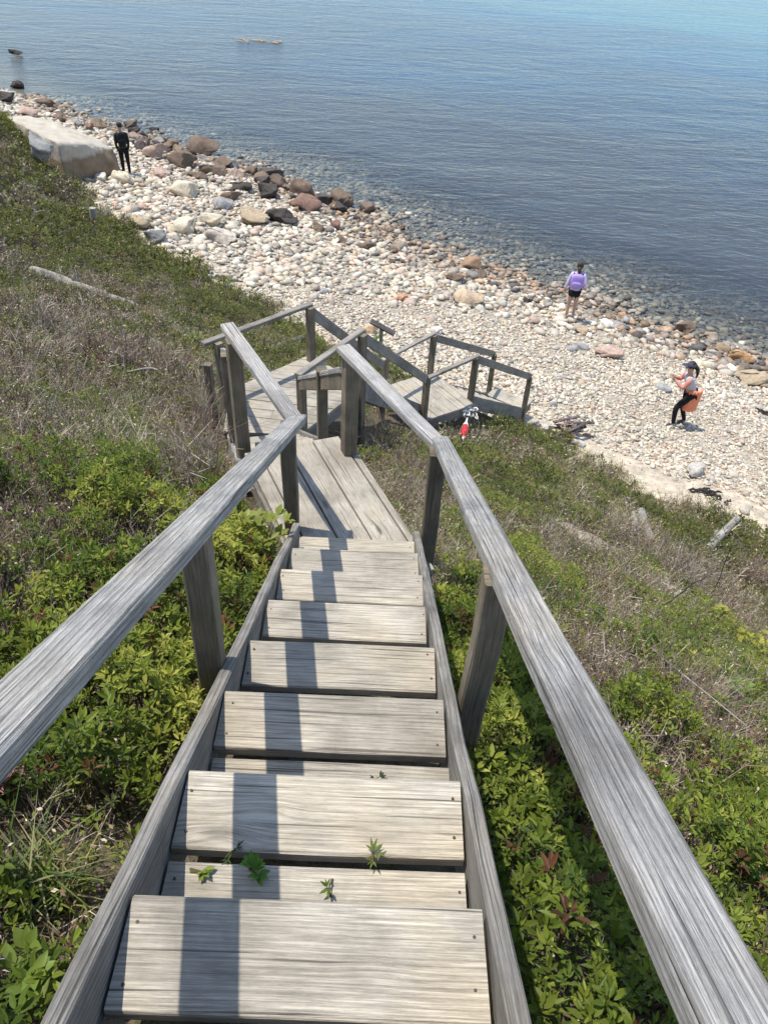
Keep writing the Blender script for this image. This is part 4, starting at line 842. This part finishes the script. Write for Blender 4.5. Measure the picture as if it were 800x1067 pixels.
# wrack heap at the end of the stairs
P = hit(580, 452); heap = empty('wrack_heap', tuple(P), 'heap of dark broken boards and netting at the bluff foot by the stair end', 'debris')
b = MB()
for k in range(9):
    a = rng.uniform(-.5, .5)+.2; c = P+np.array([rng.uniform(-.35, .45), rng.uniform(-.25, .25), .06+.03*k]); d = np.array([math.cos(a), math.sin(a), rng.normal(0, .18)])*rng.uniform(.15, .36)
    b.beam(c-d, c+d, .07, .025)
b.build('board', M_darkw, heap)
b = MB()
for k in range(14):
    c = P+np.array([rng.uniform(.0, .5), rng.uniform(-.2, .2), rng.uniform(.08, .22)]); pts = [c+rng.normal(0, .09, 3)*np.array([1, 1, .4]) for t in range(6)]; b.tube(pts, .011, 5)
b.build('netting', flat('faded_net', (.42,.27,.25), .9), heap)
for i, (px, py, w, h, c) in enumerate(((566,446,13,12,(.60,.57,.52)),(594,452,15,11,(.52,.42,.38)),(602,462,14,8,(.50,.47,.43)),(575,462,14,7,(.62,.56,.46)))):
    stone_obj('rock', px, py, w, h, c, ['upright pale rock at the left of the dark board heap','pinkish rock at the right of the dark board heap','low grey rock right below the dark board heap','flat cream rock in front of the dark board heap'][i], 40+i, cat='rock')
# post with a dark plank on the beach behind the handrails
P = hit(396, 372); sp = empty('plank_marker', tuple(P), 'dark plank nailed across a pale post on the beach behind the stairs', 'marker')
b = MB(); b.post(P[0], P[1], P[2]-.2, P[2]+.72, .08); b.build('post', M_drift, sp)
b = MB(); c = P+np.array([.02, -.06, .75]); b.beam(c+np.array([-.26, .10, .13]), c+np.array([.28, -.05, -.08]), .12, .05, up=(0, -.5, .85)); b.build('plank', M_darkw, sp)
# floating weed out in the sea, and a submerged dark patch
q = at(272, 43, CZ-.0-.02); b = MB()
for k in range(20):
    c = q+np.array([rng.normal(0, .75), rng.normal(0, .35), .015]); a = rng.uniform(0, 3); b.tube([c-np.array([math.cos(a), math.sin(a), 0])*.35, c+np.array([0, 0, .02]), c+np.array([math.cos(a), math.sin(a), 0])*.35], [.015, .035, .015], 6)
tag(b.build('floating_weed', flat('tan_weed', (.52,.36,.25), .7), org=tuple(q)), 'tan patch of weed floating far out on the water', 'seaweed')

def plant(name, P, label, cat, n, Ls, Ws, H, spread, col, el=(.1, .9), k=6, stem=(.10,.09,.03), stem_r=.003, palm=True):
    """n leaf rosettes of k leaflets on thin stems"""
    P = np.array(P, float); bag, sb = Bag(), Bag()
    for i in range(n):
        a = rng.uniform(0, 6.28); r = spread*math.sqrt(rng.random()); top = P+np.array([math.cos(a)*r, math.sin(a)*r, H*rng.uniform(.55, 1.0)])
        V, q = sticks(np.array([P+rng.normal(0, .01, 3)*np.array([1, 1, 0])]), np.array([top]), np.array([stem_r])); sb.add(V, np.tile([stem], (len(V), 1)), q)
        j = np.arange(k); yaw = a+(j-k/2)*(6.28/k if not palm else .75)+rng.normal(0, .15, k); e = rng.uniform(*el, k); L = Ls*rng.uniform(.75, 1.2, k)
        V, q = leaflets(np.tile(top, (k, 1)), yaw, e, L, L*Ws*rng.uniform(.85, 1.15, k), rng.normal(0, .25, k))
        C = np.array(col)*rng.uniform(.8, 1.2)*np.ones((k, 1))*rng.uniform(.88, 1.12, (k, 1)); bag.add(V, np.repeat(C, 12, 0), q)
    o = sb.build(name, M_twig, loc=tuple(P)); tag(o, label, cat); V = np.concatenate(bag.V)-P
    F = [np.concatenate(f) for f in bag.F.values() if f]; obj('foliage', raw_mesh('foliage', V, F, np.concatenate(bag.C), True), M_leaf, o); return o
t1 = NZ-RISE
plant('seedling', (-.325, .69, t1), 'pale green seedling growing at the left end of the second step', 'seedling', 2, .020, .55, .012, .015, (.20,.26,.05), k=4)
plant('seedling', (-.21, .69, t1), 'bigger bright green seedling with pointed leaves on the second step', 'seedling', 4, .027, .5, .016, .016, (.12,.24,.04), k=5)
plant('seedling', (-.055, .66, t1), 'small seedling sprouting in the middle of the second step', 'seedling', 2, .020, .3, .02, .012, (.10,.16,.03), k=3)
plant('seedling', (.04, .735, t1), 'small grassy sprout in the gap of the second step on the right', 'seedling', 3, .024, .22, .015, .02, (.16,.20,.05), k=4)
plant('seedling', (-.27, .735, t1-.01), 'dark wiry weed in the step gap on the left', 'seedling', 3, .018, .2, .012, .02, (.06,.09,.03), k=4)
plant('seedling', (.05, 1.02, NZ-2*RISE), 'tiny weed in the crack of the third step', 'seedling', 3, .016, .4, .012, .012, (.05,.07,.03), k=3)
plant('yellow_green_shrub', hit(268, 592)+np.array([0, 0, .0]), 'yellow green young maple like shrub left of the upper landing', 'shrub', 34, .05, .55, .30, .17, (.24,.27,.055), k=5)
plant('yellow_green_shrub', hit(775, 688), 'bright yellow shrub at the right picture edge', 'shrub', 22, .05, .55, .34, .22, (.36,.34,.06), k=5)
plant('yellow_green_shrub', hit(745, 655), 'small yellow leaved shrub left of the bright yellow one', 'shrub', 10, .06, .6, .32, .14, (.36,.36,.07), k=5)
plant('broad_leaf_seedling', hit(752, 745)+np.array([0, 0, .05]), 'shiny broad leaved plant on the right behind the handrail', 'plant', 8, .05, .6, .28, .08, (.15,.22,.045), k=5)
plant('broad_leaf_seedling', hit(768, 920)+np.array([0, 0, .05]), 'large leaved plant low on the right picture edge', 'plant', 9, .05, .6, .24, .10, (.11,.19,.035), k=5)
plant('broad_leaf_seedling', hit(22, 1052)+np.array([0, 0, .03]), 'broad pale green leaves in the bottom left corner', 'plant', 16, .042, .55, .17, .10, (.16,.22,.04), k=5)
plant('broad_leaf_seedling', hit(400, 368+0)+np.array([0, 0, .0]), 'pale green bush beyond the corner of the handrails', 'plant', 9, .12, .5, .35, .35, (.16,.20,.06), k=5)
plant('pink_flower', hit(14, 842)+np.array([0, 0, .02]), 'small plant with pinkish leaf tips at the left picture edge', 'plant', 5, .035, .45, .2, .06, (.38,.20,.20), k=5)
def tuft(P, label, n, H, w, col):
    P = np.array(P, float); V, q, t = blades(P+rng.normal(0, .03, (n, 3))*np.array([1, 1, 0]), rng.uniform(0, 6.28, n), np.abs(rng.normal(.15, .3, n)), H*rng.uniform(.5, 1.1, n), w*rng.uniform(.7, 1.2, n), None, rng.uniform(.2, .9, n))
    C = np.repeat(GR[rng.choice([0, 1, 2, 4], n, p=[.4,.25,.2,.15])]*np.array(col)*rng.uniform(.8, 1.25, (n, 1)), 5, 0)
    o = obj('grass_tuft', raw_mesh('grass_tuft', V-P, [q, t], C), M_leaf, None, tuple(P)); tag(o, label, 'grass tuft')
tuft(hit(38, 940), 'tall green grass tuft by the left picture edge beside the steps', 90, .26, .006, (.9, 1, .9))
tuft(hit(75, 945), 'drier grass tuft right of the tall green one', 60, .22, .005, (1.3, 1.15, 1.0))
tuft(hit(208, 362), 'pale green grass clump beside the handrail end', 70, .5, .016, (1.4, 1.4, 1.1))
tuft(hit(75, 285), 'light green grass clump above the long driftwood log', 60, .45, .02, (1.2, 1.5, 1))
# bare dark sapling on the right
def sapling(P, H, lean, label, r0=.009):
    P = np.array(P, float); b = MB()
    def grow(p, d, L, r, lv):
        pts = [p]; 
        for k in range(5): d = d+rng.normal(0, .13, 3); d /= np.linalg.norm(d); pts.append(pts[-1]+d*L/5)
        b.tube(pts, list(np.linspace(r, r*.45, 6)), 6)
        if lv: 
            for k in range(3):
                i = int(rng.integers(2, 6)); e = d+rng.normal(0, .55, 3); e[2] = abs(e[2]); e /= np.linalg.norm(e); grow(pts[i], e, L*rng.uniform(.3, .55), r*.5, lv-1)
    grow(P, np.array(lean, float)/np.linalg.norm(lean), H, r0, 2); tag(b.build('bare_sapling', M_darkw, org=tuple(P)), label, 'sapling')
sapling(hit(738, 632), 1.1, (.30, .1, 1), 'bare dark sapling reaching up at the right over the sand')
sapling(hit(672, 645), .9, (.22, .15, 1), 'bare dark forked sapling in front of the split log')
sapling(hit(715, 610), .55, (-.1, .1, 1), 'low bare twiggy sapling at the lower end of the split log', .008)
# ------------------------------------------------------------------ people
M_skin = flat('skin', (.50,.32,.24), .55, .06); M_eye = flat('eye', (.03,.025,.02), .3)
def skin_mesh(name, J, bones, lev=2):
    """J: name -> (xyz, radius); grown with a Skin modifier, first joint is the root"""
    ks = list(J); me = bpy.data.meshes.new(name); me.from_pydata([J[k][0] for k in ks], [(ks.index(a), ks.index(b)) for a, b in bones], [])
    o = bpy.data.objects.new('tmp_'+name, me); COL.objects.link(o); o.modifiers.new('S', 'SKIN'); o.modifiers.new('U', 'SUBSURF').levels = lev
    sv = me.skin_vertices[0].data
    for i, k in enumerate(ks):
        r = J[k][1]; sv[i].radius = r if isinstance(r, tuple) else (r, r); sv[i].use_root = i == 0
    dg = bpy.context.evaluated_depsgraph_get(); dg.update(); ev = o.evaluated_get(dg); out = bpy.data.meshes.new_from_object(ev); out.name = name
    bpy.data.objects.remove(o); bpy.data.meshes.remove(me)
    out.polygons.foreach_set('use_smooth', [True]*len(out.polygons)); return out
def mesh_parts(me): return [v.co[:] for v in me.vertices], [list(p.vertices) for p in me.polygons]
def ball(c, r, sub=2):
    V, F = ico(sub); return (V*np.array(r)+np.array(c)).tolist(), F.tolist()
def join(name, parts, mats, smooth=True):
    V, F, M = [], [], []
    for (v, f), m in parts:
        o = len(V); V += [tuple(p) for p in v]; F += [[i+o for i in q] for q in f]; M += [m]*len(f)
    me = bpy.data.meshes.new(name); me.from_pydata(V, [], F); me.polygons.foreach_set('material_index', M); me.polygons.foreach_set('use_smooth', [smooth]*len(F))
    for m in mats: me.materials.append(m)
    return me
def tubes(lst):
    b = MB()
    for p, r in lst: b.tube(p, r, 6)
    return [tuple(v) for v in b.v], b.f
def person(loc, yaw, pz, label, clothes, hair, skin=None, hair_mat=None):
    """pz: joints in the person's own frame, x right, y forward, z up"""
    J = {k: (tuple(v), r) for k, (v, r) in pz.items()}
    head = np.array(pz['head'][0]); hd = np.array(pz['face'][0])-head; hd /= np.linalg.norm(hd)
    up = head-np.array(pz['neck'][0]); up /= np.linalg.norm(up); hd = hd-up*(hd@up); hd /= np.linalg.norm(hd); rt = np.cross(hd, up)
    bj = {k: v for k, v in J.items() if k != 'face'}
    bones = [('pelvis','belly'),('belly','chest'),('chest','neckb'),('neckb','neck'),('neck','head'),('head','crown')]
    for s in 'LR': bones += [('chest','sh'+s),('sh'+s,'el'+s),('el'+s,'wr'+s),('wr'+s,'pa'+s),('pelvis','hi'+s),('hi'+s,'kn'+s),('kn'+s,'an'+s),('an'+s,'to'+s)]
    body = skin_mesh('person', bj, bones); parts = [(mesh_parts(body), 0)]
    F = lambda a, b_, c: head+rt*a+up*b_+hd*c
    for s in (-1, 1): parts += [(ball(F(.031*s, .035, .078), (.013, .010, .010)), 1), (ball(F(.080*s, .015, .0), (.012, .025, .018)), 0)]
    parts += [(ball(F(0, .005, .095), (.014, .022, .020)), 0), (ball(F(0, -.045, .082), (.026, .008, .008)), 2)]
    for s in 'LR':                                     # five fingers on each palm
        wr, pa = np.array(pz['wr'+s][0]), np.array(pz['pa'+s][0]); d = pa-wr; d /= np.linalg.norm(d); side = np.cross(d, hd); side /= np.linalg.norm(side)+1e-9; cu = np.cross(side, d)
        fl = []
        for k, ln in enumerate((.062, .075, .07, .055)):
            b0 = pa+side*(k-1.5)*.019; fl.append(([b0-d*.02, b0+d*ln*.5, b0+d*ln*.85+cu*.02, b0+d*ln*.9+cu*.035], [.010, .009, .008, .006]))
        th = pa+side*-.035-d*.03; fl.append(([th+side*.02, th-side*.02+d*.02, th-side*.025+d*.05+cu*.01], [.012, .010, .008])); parts.append((tubes(fl), 0))
    me = join('person', parts, [skin or M_skin, M_eye, flat('lips', (.38,.16,.14), .5, .05)])
    o = obj('person', me, None, None, loc); o.rotation_euler = (0, 0, yaw); tag(o, label, 'person')
    for nm, JJ, bb, m in clothes:
        g = skin_mesh(nm, {k: (J[k][0], r) for k, r in JJ.items()}, bb); g.materials.append(m); obj(nm, g, None, o)
    hm = hair_mat or flat('hair', (.03,.022,.017), .5)
    if hair:
        hp = [(ball(F(0, .055, -.018), (.092, .085, .100)), 0)]
        for (pts, r) in hair(F): hp.append((tubes([(pts, r)]), 0))
        g = join('hair', hp, [hm]); obj('hair', g, None, o)
    return o, F
def stand(H, lean=0., hip=.53):
    s = H/1.7; return s
def dirs(yaw): return None
def base_pose(s=1.0, lean=(0, 0), hd=(0, 1, -.2)):
    lx, ly = lean; P = {}
    P['pelvis'] = ((0, 0, .92*s), (.135*s, .10*s)); P['belly'] = ((lx*.4, ly*.4, 1.06*s), (.125*s, .095*s)); P['chest'] = ((lx*.8, ly*.8, 1.25*s), (.145*s, .10*s))
    P['neckb'] = ((lx, ly, 1.40*s), .065*s); P['neck'] = ((lx*1.05, ly*1.08, 1.46*s), .05*s); hx = np.array([lx*1.1, ly*1.18, 1.57*s]); P['head'] = (tuple(hx), (.082, .090)); P['crown'] = (tuple(hx+np.array([0, 0, .07])), (.062, .070))
    P['face'] = (tuple(hx+np.array(hd)*.1), 0)
    for n, q in (('L', -1), ('R', 1)):
        P['sh'+n] = ((lx+q*.175*s, ly*.95, 1.36*s), .055*s); P['el'+n] = ((lx+q*.235*s, ly*.8, 1.10*s), .042*s); P['wr'+n] = ((lx+q*.25*s, ly*.8+.06, .87*s), .028*s); P['pa'+n] = ((lx+q*.25*s, ly*.8+.08, .80*s), (.036*s, .022*s))
        P['hi'+n] = ((q*.09*s, 0, .86*s), .088*s); P['kn'+n] = ((q*.095*s, .02, .48*s), .056*s); P['an'+n] = ((q*.10*s, -.01, .08*s), .038*s); P['to'+n] = ((q*.115*s, .15*s, .035), (.042*s, .028*s))
    return P
def torso(P, arms, k=1.14, leg=None):
    J = {'belly': tuple(x*k for x in P['belly'][1]), 'pelvis': tuple(x*1.06 for x in P['pelvis'][1]), 'chest': tuple(x*k for x in P['chest'][1]), 'neckb': P['neckb'][1]*1.12}; B = [('pelvis','belly'),('belly','chest'),('chest','neckb')]
    for s in 'LR':
        J['sh'+s] = P['sh'+s][1]*1.25; B.append(('chest','sh'+s))
        for a in arms: J[a+s] = P[a+s][1]*1.35
        if 'el' in arms: B.append(('sh'+s,'el'+s))
        if 'wr' in arms: B.append(('el'+s,'wr'+s))
    return J, B
def legs(P, parts, k=1.14):
    J = {'pelvis': tuple(x*1.10 for x in P['pelvis'][1])}; B = []
    for s in 'LR':
        J['hi'+s] = P['hi'+s][1]*k; B.append(('pelvis','hi'+s)); last = 'hi'
        for a in parts: J[a+s] = P[a+s][1]*k if not isinstance(P[a+s][1], tuple) else P[a+s][1]; B.append((last+s, a+s)); last = a
    return J, B
def shoes(P, s): return {'an'+s: P['an'+s][1]*1.15, 'to'+s: tuple(x*1.2 for x in P['to'+s][1])}, [('an'+s,'to'+s)]
def world(o, p): return Matrix.Translation(o.location) @ Matrix.Rotation(o.rotation_euler.z, 4, 'Z') @ Vector(p)
def backpack(o, P, m, label, w=.17, h=.22, d=.085, strap=None):
    c = np.array(P['chest'][0])+np.array([0, -.155, -.02]); V, F = ico(3); S = np.sign(V)*np.abs(V)**.6; S = S/np.abs(S).max(0)
    bp = empty('backpack', world(o, tuple(c)), label, 'backpack'); bp.rotation_euler = o.rotation_euler
    me = raw_mesh('bag', S*np.array([w, d, h]), [F], None, True); obj('bag', me, m, bp); me = raw_mesh('pocket', S*np.array([w*.75, .04, h*.42])+np.array([0, -d*.95, -h*.38]), [F], None, True); obj('pocket', me, m, bp)
    for q in (-1, 1):
        b = MB(); b.tube([(q*.10, d*.6, h*.75), (q*.115, .12, h*.86), (q*.12, .25, h*.6), (q*.13, .27, 0), (q*.15, .14, -h*.55), (q*.13, d*.5, -h*.7)], .016, 6); b.build('strap', strap or m, bp, smooth=True, org=(0, 0, 0))
M_lil = flat('lilac_cloth', (.62,.52,.78), .85, .06); M_lilp = flat('lilac_bag', (.40,.29,.66), .8, .06); M_blk = flat('black_cloth', (.014,.014,.016), .85); M_grn = flat('dark_green_cloth', (.022,.027,.022), .85); M_navy = flat('navy_cap', (.06,.065,.10), .8)
M_gryw = flat('grey_white_cloth', (.52,.53,.58), .85, .05); M_sal = flat('salmon_cloth', (.60,.26,.20), .8, .06); M_org = flat('orange_cloth', (.85,.30,.16), .8, .07); M_sand_shoe = flat('red_sandal', (.22,.07,.07), .7); M_shoe = flat('dark_shoe', (.05,.045,.05), .7)
# girl in lilac, seen from behind, looking down at the stones
P = base_pose(.93, (.0, .10), (.1, .75, -.9)); L = hit(592, 333)
P['wrL'] = ((-.27, .10, .83), .026); P['paL'] = ((-.27, .12, .765), (.034, .021)); P['elR'] = ((.235, .03, 1.02), .039); P['wrR'] = ((.20, .19, .86), .026); P['paR'] = ((.17, .24, .82), (.034, .021))
tj, tb = torso(P, ('el', 'wr')); lj, lb = legs(P, ()); lj.update({'knL': .064, 'knR': .064}); P2 = dict(P)
sh = {'pelvis': (.145, .11), 'hiL': .10, 'hiR': .10, 'thL': .082, 'thR': .082}
P['thL'] = ((-.09, .005, .66), .07); P['thR'] = ((.09, .005, .66), .07)
def person2(loc, yaw, P, label, cl, hair, **kw):
    Q = {k: v for k, v in P.items() if not k.startswith('th')}; ext = {k: (tuple(v[0]), v[1]) for k, v in P.items() if k.startswith('th')}
    o, F = person(loc, yaw, Q, label, [], hair, **kw); A = {k: (tuple(v[0]), v[1]) for k, v in P.items()}
    for nm, JJ, bb, m in cl:
        g = skin_mesh(nm, {k: (A[k][0], r) for k, r in JJ.items()}, bb); g.materials.append(m); obj(nm, g, None, o)
    return o, F
shb = [('pelvis','hiL'),('pelvis','hiR'),('hiL','thL'),('hiR','thR')]
o, F = person2(tuple(L-np.array([0, 0, .0])), R_(-14), P, 'person in lilac long sleeves and black shorts looking down at the waterline stones', [('sweater', tj, tb, M_lil), ('shorts', sh, shb, M_blk)]+[('sandal', *shoes(P, s), M_sand_shoe) for s in 'LR'],
    lambda F: [([F(0, .03, -.09), F(.02, -.06, -.12), F(.03, -.16, -.12), F(.03, -.24, -.10)], [.05, .05, .035, .012])], hair_mat=flat('brown_hair', (.05,.035,.025), .5))
backpack(o, P, M_lilp, 'lilac backpack worn by the person at the waterline', .165, .20, .085, M_blk)
# person bending by the orange jacket, facing left, one foot forward
P = base_pose(.90, (.0, .15), (0, .8, -.75)); L = hit(707, 444)
P['hiL'] = ((-.09, .02, .80), .085); P['knL'] = ((-.10, .23, .50), .058); P['anL'] = ((-.10, .17, .085), .038); P['toL'] = ((-.115, .33, .04), (.04, .028))
P['knR'] = ((.09, .05, .44), .056); P['anR'] = ((.10, -.10, .08), .038); P['toR'] = ((.115, .05, .035), (.04, .028))
P['pelvis'] = ((0, -.02, .85), (.13, .10)); P['hiR'] = ((.09, -.02, .80), .085)
for s, q in (('L', -1), ('R', 1)):
    P['sh'+s] = ((q*.16, .15, 1.23), .052); P['el'+s] = ((q*.20, .25, 1.03), .040); P['wr'+s] = ((q*.08, .40, 1.12), .027); P['pa'+s] = ((q*.05, .45, 1.15), (.034, .021))
tj, tb = torso(P, ()); sj = {}; 
lj, lb = legs(P, ('kn', 'an'), 1.10)
sl1 = {'shL': .064, 'elL': .052, 'wrL': .036}; sl2 = {'shR': .064, 'elR': .052, 'wrR': .036}
o, F = person(tuple(L), R_(82), P, 'person in cap, black leggings and orange jacket at the waist stepping over the stones', [('shirt', tj, tb, M_gryw), ('leggings', lj, lb, M_blk), ('sleeve', sl1, [('shL','elL'),('elL','wrL')], M_sal), ('sleeve', sl2, [('shR','elR'),('elR','wrR')], M_sal)]+[('shoe', *shoes(P, s), M_shoe) for s in 'LR'],
    lambda F: [([F(0, .03, -.09), F(0, -.05, -.14), F(0, -.16, -.15), F(0, -.25, -.13)], [.045, .045, .03, .01])])
V, Fc = ico(3); cap = V*np.array([.098, .105, .085]); cap[:, 2] = np.maximum(cap[:, 2], -.005); hx = np.array(P['head'][0]); parts = [((cap+hx+np.array([0, -.005, .055])).tolist(), Fc.tolist())]
br = V*np.array([.075, .085, .010])+hx+np.array([0, .11, .055]); parts.append((br.tolist(), Fc.tolist())); obj('cap', join('cap', [(p, 0) for p in parts], [M_navy]), None, o)
bm = bmesh.new(); n = 22; ring = []                                  # jacket hanging from the waist, open at the front
for j, (z, r) in enumerate(((.97, .150), (.90, .150), (.78, .148), (.66, .145), (.54, .140), (.47, .136))):
    row = []
    for i in range(n+1):
        a = -math.pi*.95+i/n*math.pi*.95; q = r*(1+.07*math.sin(i*1.9+j*.5)); row.append(bm.verts.new((q*math.cos(a)*1.0+.04, q*math.sin(a)*.80-.03, z+.012*math.sin(i*1.3)*(j > 3))))
    ring.append(row)
for j in range(5):
    for i in range(n): bm.faces.new((ring[j][i], ring[j][i+1], ring[j+1][i+1], ring[j+1][i]))
me = bpy.data.meshes.new('jacket'); bm.to_mesh(me); bm.free(); me.materials.append(M_org); me.polygons.foreach_set('use_smooth', [True]*len(me.polygons)); j = obj('jacket', me, None, o); s_ = j.modifiers.new('Thick', 'SOLIDIFY'); s_.thickness = .018; j.rotation_euler = (0, 0, R_(-80))
# person in black by the slab
P = base_pose(1.0, (0, .03), (-.3, .9, -.1))
for s_, q_ in (('L', -1), ('R', 1)): P['el'+s_] = ((q_*.205, .0, 1.10), .040); P['wr'+s_] = ((q_*.19, .07, .86), .027); P['pa'+s_] = ((q_*.18, .10, .80), (.034, .021)); L = hit(133, 177); L = np.array(at(132, 176, CZ-1.15)); P['thL'] = ((-.09, .005, .60), .075); P['thR'] = ((.09, .005, .60), .075); tj, tb = torso(P, ('el', 'wr'), 1.12)
sh = {'pelvis': (.155, .12), 'hiL': .115, 'hiR': .115, 'thL': .095, 'thR': .095}
L[2] = float(ground(L[0], L[1])[0])+.03
o, F = person2(tuple(L), R_(20), P, 'person in dark jacket and black trousers standing beside the pale slab', [('jacket', tj, tb, M_grn), ('trousers', *legs({k: v for k, v in P.items()}, ('kn', 'an'), 1.22), M_blk)]+[('shoe', *shoes(P, s), M_shoe) for s in 'LR'], lambda F: [])
backpack(o, P, M_blk, 'black backpack on the person beside the slab', .15, .21, .09)
# ------------------------------------------------------------------ light, sky, camera
world = bpy.data.worlds.new('World'); scene.world = world; world.use_nodes = True
nt = world.node_tree; bg = nt.nodes['Background']; sky = nt.nodes.new('ShaderNodeTexSky'); sky.sky_type = 'NISHITA'; sky.sun_disc = False
SUN = np.array([-.335, .06, 1.0]); SUN /= np.linalg.norm(SUN)
sky.sun_elevation = math.asin(SUN[2]); sky.sun_rotation = math.atan2(SUN[0], SUN[1]); sky.air_density = 1.0; sky.dust_density = 0.6; sky.ozone_density = 1.0
nt.links.new(sky.outputs[0], bg.inputs[0]); bg.inputs[1].default_value = .15
sl = bpy.data.lights.new('sun', 'SUN'); sl.energy = 3.3; sl.angle = R_(.53); sl.color = (1, .94, .84)
so = bpy.data.objects.new('sun', sl); COL.objects.link(so); so.location = (-6, 2, 30)
so.rotation_euler = Vector(-SUN).to_track_quat('-Z', 'Y').to_euler()
cd = bpy.data.cameras.new('camera'); co = bpy.data.objects.new('camera', cd); COL.objects.link(co)
Mx = Matrix(((Rv[0], -Dv[0], -Fv[0], 0), (Rv[1], -Dv[1], -Fv[1], 0), (Rv[2], -Dv[2], -Fv[2], CZ), (0, 0, 0, 1)))
co.matrix_world = Mx
cd.sensor_fit = 'VERTICAL'; cd.sensor_height = 24; cd.lens = FPX/1067*24; cd.clip_start = .05; cd.clip_end = 9000
scene.camera = co
vs = scene.view_settings; vs.view_transform = 'Standard'; vs.look = 'None'; vs.exposure = 0.60; vs.gamma = 1; vs.use_curve_mapping = False
scene.render.engine = 'CYCLES'; scene.cycles.max_bounces = 6; scene.cycles.transparent_max_bounces = 12
scene.cycles.use_adaptive_sampling = True; scene.cycles.adaptive_threshold = .015
try: scene.cycles.use_denoising = True
except Exception: pass
